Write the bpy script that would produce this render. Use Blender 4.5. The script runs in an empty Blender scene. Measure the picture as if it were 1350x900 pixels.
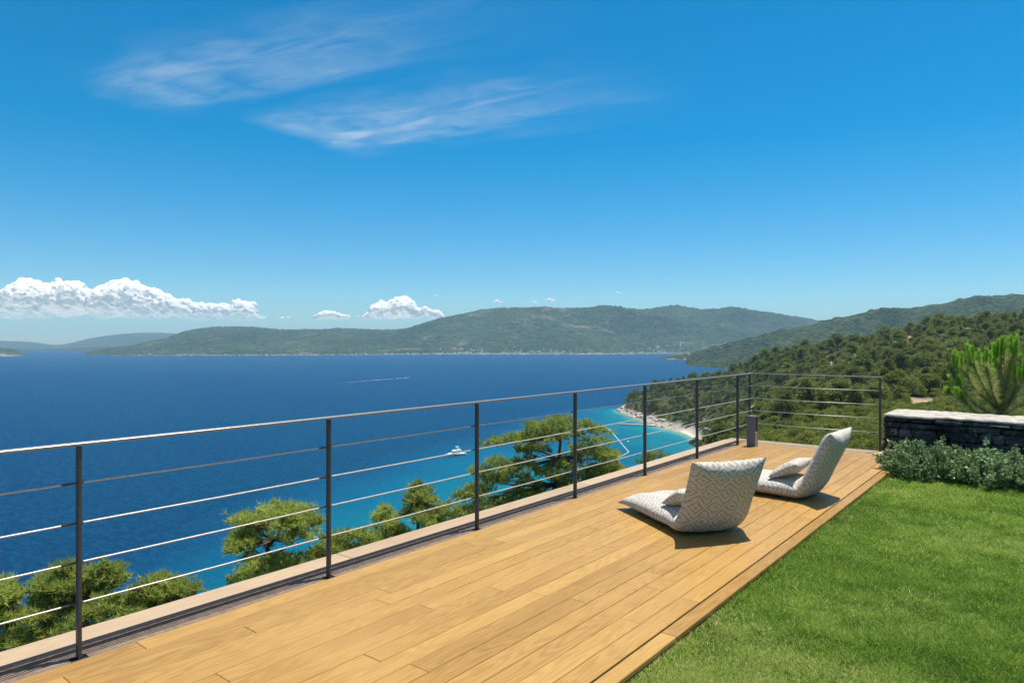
import bpy, math, random
import numpy as np
from mathutils import Vector, Matrix

S = bpy.context.scene
COL = S.collection
rng = np.random.default_rng(7)
random.seed(7)

# ------------------------------------------------------------------ camera
EYE = 1.51                       # metres above the deck boards (z = 0)
FPX = 900.0                      # focal length in photo pixels (24 mm lens)
YAW = math.atan2(720, 900)       # heading, to the left of the boards' direction (+Y)
SY, CY = math.sin(YAW), math.cos(YAW)
SEA = EYE - 60.0
cam_d = bpy.data.cameras.new('camera'); cam = bpy.data.objects.new('camera', cam_d); COL.objects.link(cam)
cam_d.lens = 24; cam_d.sensor_width = 36; cam_d.clip_start = 0.05; cam_d.clip_end = 60000
cam.location = (0, 0, EYE); cam.rotation_euler = (math.radians(90), 0, YAW)
S.camera = cam

# ------------------------------------------------------------------ light
SUN = Vector((0.10, 0.26, 1.0)).normalized()
sun_d = bpy.data.lights.new('sun', 'SUN'); sun = bpy.data.objects.new('sun', sun_d); COL.objects.link(sun)
sun_d.energy = 4.7; sun_d.angle = math.radians(0.5); sun_d.color = (1.0, 0.93, 0.82)
sun.rotation_euler = SUN.to_track_quat('Z', 'Y').to_euler()
S.view_settings.view_transform = 'Standard'; S.view_settings.look = 'None'
S.view_settings.exposure = 0.65; S.view_settings.gamma = 1.0; S.view_settings.use_curve_mapping = False
S.render.engine = 'CYCLES'
cy = S.cycles
cy.use_denoising = True; cy.max_bounces = 6; cy.diffuse_bounces = 3; cy.glossy_bounces = 2
cy.transmission_bounces = 4; cy.transparent_max_bounces = 24; cy.volume_bounces = 0
cy.use_adaptive_sampling = True; cy.adaptive_threshold = 0.02
cy.sample_clamp_indirect = 6; cy.caustics_reflective = False; cy.caustics_refractive = False


def cw(X, Z, z=0.0):
    """camera-levelled ground frame (X to the right, Z ahead) -> world"""
    return (X * CY - Z * SY, X * SY + Z * CY, z)


def at(px, py, Z):
    """the world point that is seen at photo pixel px, py at depth Z"""
    return Vector(cw((px - 675) / FPX * Z, Z, EYE - (py - 450) / FPX * Z))


def on(px, py, z):
    return at(px, py, (EYE - z) * FPX / (py - 450))


# ------------------------------------------------------------------ world: sky with high cirrus
W = bpy.data.worlds.new('World'); S.world = W; W.use_nodes = True


class NT:
    def __init__(s, tree): s.t = tree; tree.nodes.clear()
    def n(s, typ, **kw):
        nd = s.t.nodes.new(typ); ins = kw.pop('ins', {})
        for k, v in kw.items(): setattr(nd, k, v)
        for k, v in ins.items():
            sock = nd.inputs[k]
            if isinstance(v, bpy.types.NodeSocket): s.t.links.new(v, sock)
            else: sock.default_value = v
        return nd
    def m(s, op, a, b=0.0, c=0.0, clamp=False):
        nd = s.n('ShaderNodeMath', operation=op, use_clamp=clamp)
        for i, v in enumerate((a, b, c)):
            if isinstance(v, bpy.types.NodeSocket): s.t.links.new(v, nd.inputs[i])
            else: nd.inputs[i].default_value = v
        return nd.outputs[0]
    def ramp(s, f, lo, hi, a=0.0, b=1.0, smooth=True):
        nd = s.n('ShaderNodeMapRange', interpolation_type='SMOOTHSTEP' if smooth else 'LINEAR',
                 ins={'Value': f, 'From Min': lo, 'From Max': hi, 'To Min': a, 'To Max': b})
        return nd.outputs[0]
    def mix(s, f, a, b, blend='MIX'):
        nd = s.n('ShaderNodeMix', data_type='RGBA', blend_type=blend)
        for sock, v in ((nd.inputs[0], f), (nd.inputs[6], a), (nd.inputs[7], b)):
            if isinstance(v, bpy.types.NodeSocket): s.t.links.new(v, sock)
            else: sock.default_value = v if not isinstance(v, tuple) else (*v, 1)[:4]
        return nd.outputs[2]
    def noise(s, vec, scale, detail=3, rough=0.55, dist=0.0, col=False):
        nd = s.n('ShaderNodeTexNoise', ins={'Vector': vec, 'Scale': scale, 'Detail': detail, 'Roughness': rough, 'Distortion': dist})
        return nd.outputs['Color' if col else 'Fac']
    def comb(s, x, y, z):
        nd = s.n('ShaderNodeCombineXYZ')
        for i, v in enumerate((x, y, z)):
            if isinstance(v, bpy.types.NodeSocket): s.t.links.new(v, nd.inputs[i])
            else: nd.inputs[i].default_value = v
        return nd.outputs[0]
    def sep(s, v): return s.n('ShaderNodeSeparateXYZ', ins={'Vector': v}).outputs
    def link(s, a, b): s.t.links.new(a, b)


w = NT(W.node_tree)
sky = w.n('ShaderNodeTexSky', sky_type='NISHITA', sun_disc=False, sun_elevation=math.asin(SUN.z),
          sun_rotation=math.atan2(SUN.x, SUN.y), altitude=60, air_density=1.0, dust_density=0.0, ozone_density=3.0)
hsv = w.n('ShaderNodeHueSaturation', ins={'Hue': 0.4855, 'Saturation': 1.56, 'Value': 1.0, 'Color': sky.outputs[0]})
tint = w.mix(w.ramp(w.sep(w.n('ShaderNodeTexCoord').outputs['Generated'])[2], 0.0, 0.30), (0.60, 0.83, 1.02), (0.90, 0.97, 1.02))
skyb = w.mix(1.0, hsv.outputs[0], tint, 'MULTIPLY')          # clear sea air: the horizon band stays blue
skyb = w.mix(w.ramp(w.sep(w.n('ShaderNodeTexCoord').outputs['Generated'])[2], 0.50, 0.85, 0.0, 0.62), skyb, (4.3, 4.0, 3.6))   # whitish veil added to the unseen upper sky, neutralises blue light in shadows
tc = w.n('ShaderNodeTexCoord').outputs['Generated']
dx, dy, dz = w.sep(tc)
dzc = w.m('MAXIMUM', dz, 0.03)
qx, qy = w.m('DIVIDE', dx, dzc), w.m('DIVIDE', dy, dzc)      # where the view ray meets a high level sheet


def sheet(px, py):
    d = at(px, py, 1.0) - Vector((0, 0, EYE))
    return d.x / d.z, d.y / d.z


def wisp(p0, p1, pside, seed, fade0, amount):
    a, b, c = sheet(*p0), sheet(*p1), sheet(*pside)
    ux, uy = b[0] - a[0], b[1] - a[1]; L2 = ux * ux + uy * uy
    vx, vy = -uy, ux
    cv = ((c[0] - a[0]) * vx + (c[1] - a[1]) * vy) / L2            # half width, signed
    rx, ry = w.m('SUBTRACT', qx, a[0]), w.m('SUBTRACT', qy, a[1])
    u = w.m('DIVIDE', w.m('ADD', w.m('MULTIPLY', rx, ux), w.m('MULTIPLY', ry, uy)), L2)
    v = w.m('DIVIDE', w.m('ADD', w.m('MULTIPLY', rx, vx), w.m('MULTIPLY', ry, vy)), L2 * abs(cv))
    pv = w.comb(w.m('MULTIPLY', u, 2.0), w.m('MULTIPLY', v, 1.4), seed)
    bend = w.m('SUBTRACT', w.noise(pv, 1.3, 2), 0.5)
    v2 = w.m('ADD', v, w.m('MULTIPLY', bend, 1.2))
    u2 = w.m('ADD', u, w.m('MULTIPLY', bend, 0.16))
    across = w.ramp(w.m('ABSOLUTE', v2), 1.35, 0.0)
    along = w.m('MULTIPLY', w.ramp(u2, -0.03, fade0), w.ramp(u2, 1.1, 0.3))
    fine = w.noise(w.comb(w.m('MULTIPLY', u, 9.0), w.m('MULTIPLY', v2, 3.2), seed + 3), 0.9, 6, 0.52, 0.35)
    soft = w.noise(w.comb(w.m('MULTIPLY', u, 3.0), w.m('MULTIPLY', v2, 1.5), seed + 9), 1.5, 4)
    tex = w.m('MULTIPLY', w.ramp(fine, 0.05, 0.95), w.ramp(soft, 0.2, 0.7, 0.35, 1.0))
    return w.m('MULTIPLY', w.m('MULTIPLY', w.m('MULTIPLY', across, along), tex), amount)


c1 = wisp((135, 132), (720, -5), (330, 132), 2.0, 0.16, 0.60)
c2 = wisp((402, 186), (860, 106), (490, 205), 11.0, 0.10, 0.74)
cf = w.m('MINIMUM', w.m('ADD', c1, c2), 0.85)
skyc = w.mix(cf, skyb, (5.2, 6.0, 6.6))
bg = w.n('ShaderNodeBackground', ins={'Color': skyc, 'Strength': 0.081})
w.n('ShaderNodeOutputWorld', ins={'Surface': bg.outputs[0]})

# ------------------------------------------------------------------ helpers
MATS = {}


def new_mat(name):
    m = bpy.data.materials.new(name); m.use_nodes = True; MATS[name] = m
    return m, NT(m.node_tree)


def finish(t, col, rough=0.6, metal=0.0, bump=None, bs=0.3, bd=0.02, spec=0.4, trans=None, tcol=None):
    p = t.n('ShaderNodeBsdfPrincipled', ins={'Roughness': rough, 'Metallic': metal, 'Specular IOR Level': spec})
    if isinstance(col, tuple): p.inputs['Base Color'].default_value = (*col, 1)
    else: t.link(col, p.inputs['Base Color'])
    if bump is not None:
        b = t.n('ShaderNodeBump', ins={'Height': bump, 'Strength': bs, 'Distance': bd})
        t.link(b.outputs[0], p.inputs['Normal'])
    out = p.outputs[0]
    if trans:
        tr = t.n('ShaderNodeBsdfTranslucent')
        if isinstance(tcol, tuple): tr.inputs[0].default_value = (*tcol, 1)
        else: t.link(tcol if tcol is not None else col, tr.inputs[0])
        mx = t.n('ShaderNodeMixShader', ins={0: trans, 1: out, 2: tr.outputs[0]}); out = mx.outputs[0]
    t.n('ShaderNodeOutputMaterial', ins={'Surface': out})


def simple(name, col, rough=0.6, metal=0.0, var=0.12, scale=8.0, spec=0.4, bs=0.15):
    m, t = new_mat(name)
    co = t.n('ShaderNodeTexCoord').outputs['Object']
    nz = t.noise(co, scale, 5, 0.6)
    c = t.mix(t.ramp(nz, 0.3, 0.7), tuple(x * (1 - var) for x in col), tuple(min(1, x * (1 + var)) for x in col))
    finish(t, c, rough, metal, nz, bs, 0.01, spec)
    return m


def leaf_mat(name, dark, light, trans=0.25, rough=0.55, tip=None):
    """leaf colours vary from clump to clump (tone) and from plant to plant"""
    m, t = new_mat(name)
    a = t.n('ShaderNodeAttribute', attribute_name='tone').outputs['Fac']
    r = t.n('ShaderNodeObjectInfo').outputs['Random']
    f = t.m('ADD', t.m('MULTIPLY', a, 0.6), t.m('MULTIPLY', r, 0.42), clamp=True)
    c = t.mix(f, dark, light)
    if tip: c = t.mix(t.ramp(a, 0.93, 1.0), c, tip)
    finish(t, c, rough, trans=trans, spec=0.3)
    return m


def mesh_np(name, V, F, tone=None, smooth=False, mats=None, mi=None, uv=None):
    V = np.asarray(V, np.float32).reshape(-1, 3); F = np.asarray(F, np.int32)
    me = bpy.data.meshes.new(name); k = F.shape[1]
    me.vertices.add(len(V)); me.vertices.foreach_set('co', V.ravel())
    me.loops.add(F.size); me.loops.foreach_set('vertex_index', F.ravel())
    me.polygons.add(len(F)); me.polygons.foreach_set('loop_start', np.arange(0, F.size, k, dtype=np.int32))
    me.polygons.foreach_set('loop_total', np.full(len(F), k, np.int32))
    if smooth: me.polygons.foreach_set('use_smooth', np.ones(len(F), bool))
    if tone is not None:
        at_ = me.attributes.new('tone', 'FLOAT', 'POINT'); at_.data.foreach_set('value', np.asarray(tone, np.float32))
    if uv is not None:
        u = me.uv_layers.new(name='UVMap'); u.data.foreach_set('uv', np.asarray(uv, np.float32)[F.ravel()].ravel())
    for m in (mats or []): me.materials.append(m)
    if mi is not None: me.polygons.foreach_set('material_index', np.asarray(mi, np.int32))
    me.update(calc_edges=True); me.validate()
    return me


class MB:
    """collects boxes, tubes and lofts, then links them as one mesh object"""
    def __init__(s): s.v = []; s.f = []; s.n = 0; s.sm = []; s.t = []
    def add(s, vs, fs, smooth=False, tone=0.5):
        s.v += [tuple(p) for p in vs]; s.f += [tuple(i + s.n for i in f) for f in fs]
        s.sm += [smooth] * len(fs); s.t += [tone] * len(vs); s.n += len(vs)
    def box(s, c, d, rz=0.0, bev=0.0, tone=0.5, tilt=None):
        hx, hy, hz = d[0] / 2, d[1] / 2, d[2] / 2
        b = min(bev, hx * .9, hy * .9, hz * .9)
        vs, fs = [], []
        if b <= 0:
            for z in (-hz, hz):
                for x, y in ((-hx, -hy), (hx, -hy), (hx, hy), (-hx, hy)): vs.append((x, y, z))
            fs = [(3, 2, 1, 0), (4, 5, 6, 7), (0, 1, 5, 4), (1, 2, 6, 5), (2, 3, 7, 6), (3, 0, 4, 7)]
        else:
            def ring(z, i):
                return [(-hx + i, -hy + b + 0 if i == 0 else -hy + i, z), (hx - i, -hy + (b if i == 0 else i), z)]
            def oct_(z, i):
                q = b
                return [(-hx + q + i * 0, -hy + i, z), (hx - q, -hy + i, z), (hx - i, -hy + q, z), (hx - i, hy - q, z),
                        (hx - q, hy - i, z), (-hx + q, hy - i, z), (-hx + i, hy - q, z), (-hx + i, -hy + q, z)]
            def flat(z):
                return [(-hx + b, -hy + b, z), (hx - b, -hy + b, z), (hx - b, -hy + b, z), (hx - b, hy - b, z),
                        (hx - b, hy - b, z), (-hx + b, hy - b, z), (-hx + b, hy - b, z), (-hx + b, -hy + b, z)]
            rows = [flat(-hz), oct_(-hz + b, 0), oct_(hz - b, 0), flat(hz)]
            for r in rows: vs += r
            for k in range(3):
                for i in range(8):
                    j = (i + 1) % 8
                    fs.append((k * 8 + i, k * 8 + j, k * 8 + 8 + j, k * 8 + 8 + i))
            fs.append((6, 4, 2, 0)); fs.append((24, 26, 28, 30))
        M = Matrix.Translation(c) @ Matrix.Rotation(rz, 4, 'Z')
        if tilt is not None: M = M @ tilt
        s.add([M @ Vector(p) for p in vs], fs, False, tone)
    def tube(s, pts, rs, seg=8, cap=True, tone=0.5, smooth=True):
        pts = [Vector(p) for p in pts]
        if not hasattr(rs, '__len__'): rs = [rs] * len(pts)
        up = None; vs = []; fs = []
        for i, p in enumerate(pts):
            d = (pts[min(i + 1, len(pts) - 1)] - pts[max(i - 1, 0)]).normalized()
            if up is None: up = d.orthogonal().normalized()
            a = (up - d * up.dot(d)).normalized(); up = a; b = d.cross(a)
            for k in range(seg):
                th = 2 * math.pi * k / seg
                vs.append(p + (a * math.cos(th) + b * math.sin(th)) * rs[i])
        for i in range(len(pts) - 1):
            for k in range(seg):
                j = (k + 1) % seg
                fs.append((i * seg + k, i * seg + j, (i + 1) * seg + j, (i + 1) * seg + k))
        if cap:
            fs.append(tuple(range(seg))[::-1]); fs.append(tuple(range((len(pts) - 1) * seg, len(pts) * seg)))
        s.add(vs, fs, smooth, tone)
    def build(s, name, m, parent=None):
        me = bpy.data.meshes.new(name); me.from_pydata([tuple(v) for v in s.v], [], s.f)
        me.polygons.foreach_set('use_smooth', s.sm)
        a = me.attributes.new('tone', 'FLOAT', 'POINT'); a.data.foreach_set('value', s.t)
        for q in (m if isinstance(m, (list, tuple)) else [m]): me.materials.append(q)
        me.validate(); me.update()
        return link(name, me, parent)


def link(name, me, parent=None):
    o = bpy.data.objects.new(name, me); COL.objects.link(o)
    if parent is not None: o.parent = parent
    return o


def tag(o, label=None, cat=None, group=None, kind=None):
    if label: o['label'] = label
    if cat: o['category'] = cat
    if group: o['group'] = group
    if kind: o['kind'] = kind
    return o


def empty(name, loc, rz=0.0, **kw):
    o = bpy.data.objects.new(name, None); COL.objects.link(o); o.location = loc; o.rotation_euler = (0, 0, rz)
    o.empty_display_size = 0.2
    return tag(o, **kw)


def kids(o): return [c for c in bpy.data.objects if c.parent == o]


def copy_tree(o, parent=None, ch=None):
    c = o.copy(); COL.objects.link(c)
    if parent is not None: c.parent = parent
    for k in (ch if ch is not None else kids(o)): copy_tree(k, c)
    return c


def vnoise(P, seed, scale):
    """smooth value noise of 2-D points, 0..1"""
    P = np.asarray(P, float) / scale + seed * 17.31
    i = np.floor(P).astype(np.int64); f = P - i; f = f * f * (3 - 2 * f)
    def h(a, b):
        n = (a * 374761393 + b * 668265263 + seed * 1442695041) & 0x7fffffff
        n = ((n ^ (n >> 13)) * 1274126177) & 0x7fffffff
        return ((n ^ (n >> 16)) & 0xffff) / 65535.0
    x, y = i[..., 0], i[..., 1]
    a = h(x, y) * (1 - f[..., 0]) + h(x + 1, y) * f[..., 0]
    b = h(x, y + 1) * (1 - f[..., 0]) + h(x + 1, y + 1) * f[..., 0]
    return a * (1 - f[..., 1]) + b * f[..., 1]


def fbm(P, seed, scale, octv=4):
    r = 0; a = 0.5
    for k in range(octv): r = r + a * vnoise(P, seed + k, scale / 2 ** k); a *= 0.5
    return r


def grid_faces(nu, nv):
    i = np.arange(nu - 1)[:, None] * nv + np.arange(nv - 1)[None, :]
    return np.stack([i, i + nv, i + nv + 1, i + 1], -1).reshape(-1, 4)


# ------------------------------------------------------------------ terrain of the near slopes (thin plate through surveyed points)
CP = []      # X, Z, z in the levelled frame


def colpts(px, pts, tail=()):
    a = (px - 675) / FPX
    for py, Z in pts: CP.append((a * Z, Z, EYE - (py - 450) / FPX * Z))
    for Z, z in tail: CP.append((a * Z, Z, z))


colpts(1900, [], [(60, 1), (130, 4), (250, 18), (400, 40), (600, 30), (800, 0)])
colpts(1350, [(563, 60), (554, 90), (540, 130), (514, 180), (484, 230), (456, 290), (428, 350)], [(460, 8), (620, -25), (800, -64)])
colpts(1250, [(585, 45), (566, 85), (546, 125), (520, 172), (495, 220), (468, 280), (440, 350)], [(450, 2), (600, -35), (760, -66)])
colpts(1160, [(592, 50), (570, 80), (548, 120), (525, 165), (508, 210), (484, 270), (461, 340), (449, 400)], [(520, -14), (620, -45), (720, -66)])
colpts(1080, [(592, 60), (575, 100), (556, 160), (538, 220), (514, 300), (489, 380), (467, 450)], [(560, -24), (640, -50), (720, -68)])
colpts(1000, [(597, 80), (577, 140), (560, 210), (544, 280), (528, 340), (508, 400), (488, 460), (478, 510)], [(600, -40), (680, -66)])
colpts(960, [(604, 120), (590, 200), (576, 290), (558, 370), (537, 430), (514, 490), (497, 540)], [(610, -42), (680, -66)])
colpts(930, [(599, 325), (590, 384), (578, 410), (556, 450), (530, 500), (508, 550)], [(610, -47), (670, -66)])
colpts(905, [(620, 240)], [(330, -58.2), (370, -60.5), (430, -60), (452, -57)])
colpts(900, [(550, 482), (520, 530), (506, 575)], [(630, -52), (680, -67)])
colpts(865, [], [(300, -63), (400, -64), (470, -61.0), (497, -57.8), (520, -54), (545, -47), (590, -40), (630, -50), (680, -67)])
colpts(835, [], [(400, -66), (500, -62), (545, -58.2), (562, -56), (590, -49), (620, -51), (645, -58), (690, -68)])
colpts(812, [], [(300, -67), (450, -68), (560, -63), (620, -64), (700, -70)])
colpts(760, [], [(220, -62), (330, -65.5), (500, -70), (700, -84)])
colpts(650, [], [(230, -63.5), (320, -69), (450, -84)])
colpts(450, [], [(175, -62.5), (220, -68), (300, -84)])
colpts(150, [], [(130, -70), (160, -80), (200, -90)])
colpts(330, [], [(150, -65), (190, -74)])
for yy in (-160, -60, 30, 110, 190):
    sh = 0 if yy < 120 else (yy - 120) * 0.15
    for xx, zz in ((-8, -5.5), (-22, -13), (-45, -27), (-75, -44), (-104 - sh, -58.3), (-120 - sh, -61.5)):
        q = Vector((xx, yy, 0)); CP.append((q.x * CY + q.y * SY, -q.x * SY + q.y * CY, zz))
for xx, yy, zz in ((5, 0, -2), (40, 0, 0), (5, -60, -2), (60, -100, 4), (-2, 16, -4.2), (10, 22, -4.2), (30, 30, -3), (-5, 40, -9), (100, 30, 5), (200, 60, 22)):
    CP.append((xx * CY + yy * SY, -xx * SY + yy * CY, zz))
CP = np.array(CP); _n = len(CP)
_d = np.linalg.norm(CP[:, None, :2] - CP[None, :, :2], axis=-1) / 100
_K = np.where(_d > 0, _d ** 2 * np.log(_d + 1e-9), 0) + np.eye(_n) * 0.004
_P = np.c_[np.ones(_n), CP[:, :2] / 100]
_A = np.block([[_K, _P], [_P.T, np.zeros((3, 3))]])
_w = np.linalg.solve(_A, np.r_[CP[:, 2], 0, 0, 0])


def base_height(X, Z):
    X = np.asarray(X, float); Z = np.asarray(Z, float); sh = X.shape
    q = np.c_[X.ravel(), Z.ravel()]; out = np.empty(len(q))
    for s in range(0, len(q), 20000):
        c = q[s:s + 20000]
        d = np.linalg.norm(c[:, None] - CP[None, :, :2], axis=-1) / 100
        out[s:s + 20000] = np.where(d > 0, d ** 2 * np.log(d + 1e-9), 0) @ _w[:_n] + _w[_n] + c / 100 @ _w[_n + 1:]
    return out.reshape(sh)


def terrain(X, Z):
    h = base_height(X, Z); P = np.stack([np.asarray(X, float), np.asarray(Z, float)], -1)
    h = h + (fbm(P, 3, 30, 4) - 0.47) * np.clip((h - SEA) / 4, 0.2, 1) * 4.0
    x = P[..., 0] * CY - P[..., 1] * SY; y = P[..., 0] * SY + P[..., 1] * CY
    pad = (x > -5.0) & (y < 11.6)
    return np.where(pad, np.minimum(h, -1.6), h)


# ------------------------------------------------------------------ materials
def m_wood(name, a, b, c, grain=1.0):
    m, t = new_mat(name)
    co = t.n('ShaderNodeTexCoord').outputs['Object']
    tone = t.n('ShaderNodeAttribute', attribute_name='tone').outputs['Fac']
    x, y, z = t.sep(co)
    off = t.m('MULTIPLY', tone, 61.0)
    v1 = t.comb(t.m('ADD', t.m('MULTIPLY', x, 9.0), off), t.m('ADD', t.m('MULTIPLY', y, 0.75), off), z)
    n1 = t.noise(v1, 1.0, 2, 0.5, 0.3)
    rings = t.m('FRACT', t.m('MULTIPLY', n1, 15.0))
    rings = t.m('ABSOLUTE', t.m('SUBTRACT', rings, 0.5))
    v2 = t.comb(t.m('ADD', t.m('MULTIPLY', x, 220.0), off), t.m('MULTIPLY', y, 5.0), z)
    fine = t.noise(v2, 1.0, 4, 0.65)
    blot = t.noise(t.comb(t.m('ADD', t.m('MULTIPLY', x, 5.0), off), t.m('MULTIPLY', y, 1.1), 0.0), 1.0, 3)
    wear = t.noise(co, 0.8, 3)
    f = t.m('ADD', t.m('MULTIPLY', t.ramp(rings, 0.05, 0.4), 0.32 * grain), t.m('MULTIPLY', fine, 0.75))
    f = t.m('ADD', t.m('MULTIPLY', f, 0.55), t.m('ADD', t.m('MULTIPLY', t.m('FRACT', t.m('MULTIPLY', tone, 7.7)), 0.30), t.m('MULTIPLY', t.m('SUBTRACT', blot, 0.45), 0.40)))
    col = t.mix(t.ramp(f, 0.12, 0.78, smooth=False), a, b)
    col = t.mix(t.ramp(wear, 0.52, 0.75, 0, 0.5), col, c)
    finish(t, col, 0.5, bump=t.m('ADD', fine, rings), bs=0.12, bd=0.004, spec=0.35)
    return m


M_DECK = m_wood('oiled_deck_wood', (0.215, 0.112, 0.024), (0.425, 0.256, 0.074), (0.41, 0.25, 0.083))
M_COPE = m_wood('weathered_wood', (0.28, 0.19, 0.115), (0.46, 0.345, 0.225), (0.43, 0.34, 0.24), 0.9)
M_STEEL = simple('dark_painted_steel', (0.072, 0.072, 0.076), 0.45, 0.25, 0.1, 30)
M_RAIL = simple('brushed_rail_steel', (0.26, 0.26, 0.27), 0.42, 0.7, 0.1, 40)
M_CABLE = simple('steel_cable', (0.52, 0.49, 0.46), 0.42, 0.45, 0.15, 60)
M_GRATE = simple('drain_steel', (0.22, 0.155, 0.11), 0.7, 0.0, 0.2, 20)
M_LAMP = simple('grey_lamp_paint', (0.15, 0.15, 0.165), 0.5, 0.2, 0.06, 30)
M_LAMPW = simple('pale_lamp_paint', (0.36, 0.33, 0.31), 0.5, 0.1, 0.06, 30)
M_TURF = simple('turf_thatch', (0.17, 0.19, 0.045), 0.9, 0, 0.35, 9)
M_SOIL = simple('soil', (0.09, 0.065, 0.035), 0.9, 0, 0.3, 4)
M_WHITE = simple('white_gelcoat', (0.8, 0.8, 0.8), 0.3, 0, 0.03, 2)
M_BLACKG = simple('dark_glass', (0.012, 0.014, 0.018), 0.12, 0, 0.1, 2)
M_BARK = simple('pine_bark', (0.10, 0.066, 0.045), 0.85, 0, 0.35, 9, bs=0.6)
M_TWIG = simple('shrub_twig', (0.09, 0.07, 0.05), 0.85, 0, 0.3, 12)
M_ROCK = simple('shore_rock', (0.42, 0.39, 0.34), 0.85, 0, 0.25, 0.7, bs=0.4)
M_JETTY = simple('jetty_planks', (0.44, 0.34, 0.28), 0.75, 0, 0.2, 2)
M_ROPE = simple('white_float', (0.75, 0.74, 0.72), 0.5, 0, 0.05, 4)
M_PINE = leaf_mat('pine_needles', (0.105, 0.158, 0.028), (0.52, 0.60, 0.135), 0.48, tip=(0.42, 0.27, 0.10))
M_CROWN = leaf_mat('wood_foliage', (0.055, 0.092, 0.018), (0.300, 0.345, 0.085), 0.40)
M_SHRUB = leaf_mat('maquis_foliage', (0.075, 0.125, 0.020), (0.36, 0.39, 0.085), 0.38)
M_HEDGE = leaf_mat('grey_green_leaves', (0.085, 0.155, 0.052), (0.38, 0.52, 0.25), 0.30, 0.5)
M_CANDLE = leaf_mat('bright_pine_shoots', (0.15, 0.32, 0.025), (0.44, 0.70, 0.085), 0.40)
M_LONGN = leaf_mat('long_pale_needles', (0.26, 0.31, 0.09), (0.58, 0.60, 0.25), 0.45)
M_BRANCH = simple('young_branch', (0.20, 0.15, 0.09), 0.8, 0, 0.25, 20)


def m_grass():
    m, t = new_mat('grass_blades')
    a = t.n('ShaderNodeAttribute', attribute_name='tone').outputs['Fac']
    r = t.n('ShaderNodeValToRGB', ins={'Fac': a}); e = r.color_ramp.elements
    e[0].position = 0.0; e[0].color = (0.050, 0.120, 0.010, 1); e[1].position = 1.0; e[1].color = (0.58, 0.52, 0.27, 1)
    for p, c in ((0.35, (0.140, 0.265, 0.026)), (0.62, (0.265, 0.405, 0.055)), (0.8, (0.40, 0.48, 0.12))):
        q = e.new(p); q.color = (*c, 1)
    finish(t, r.outputs[0], 0.5, trans=0.45, spec=0.3)
    return m


M_GRASS = m_grass()


def m_land():
    """one ground for the hillside: scrub floor, bare earth, sand and shore rock carried as vertex masks"""
    m, t = new_mat('hillside_ground')
    co = t.n('ShaderNodeTexCoord').outputs['Object']
    g = lambda n: t.n('ShaderNodeAttribute', attribute_name=n).outputs['Fac']
    n1 = t.noise(co, 0.35, 6, 0.65); n2 = t.noise(co, 1.6, 5, 0.7)
    c = t.mix(t.ramp(n1, 0.35, 0.65), (0.030, 0.042, 0.014), (0.085, 0.092, 0.034))
    c = t.mix(t.ramp(n2, 0.60, 0.75, 0, 0.7), c, (0.17, 0.135, 0.085))
    c = t.mix(g('earth'), c, t.mix(n2, (0.30, 0.20, 0.13), (0.50, 0.40, 0.30)))
    c = t.mix(g('rock'), c, t.mix(t.ramp(n2, 0.3, 0.7), (0.16, 0.14, 0.12), (0.52, 0.48, 0.42)))
    c = t.mix(g('sand'), c, t.mix(n2, (0.55, 0.50, 0.41), (0.66, 0.61, 0.52)))
    finish(t, c, 0.9, bump=n2, bs=0.8, bd=0.6, spec=0.15)
    return m


M_LAND = m_land()


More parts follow.
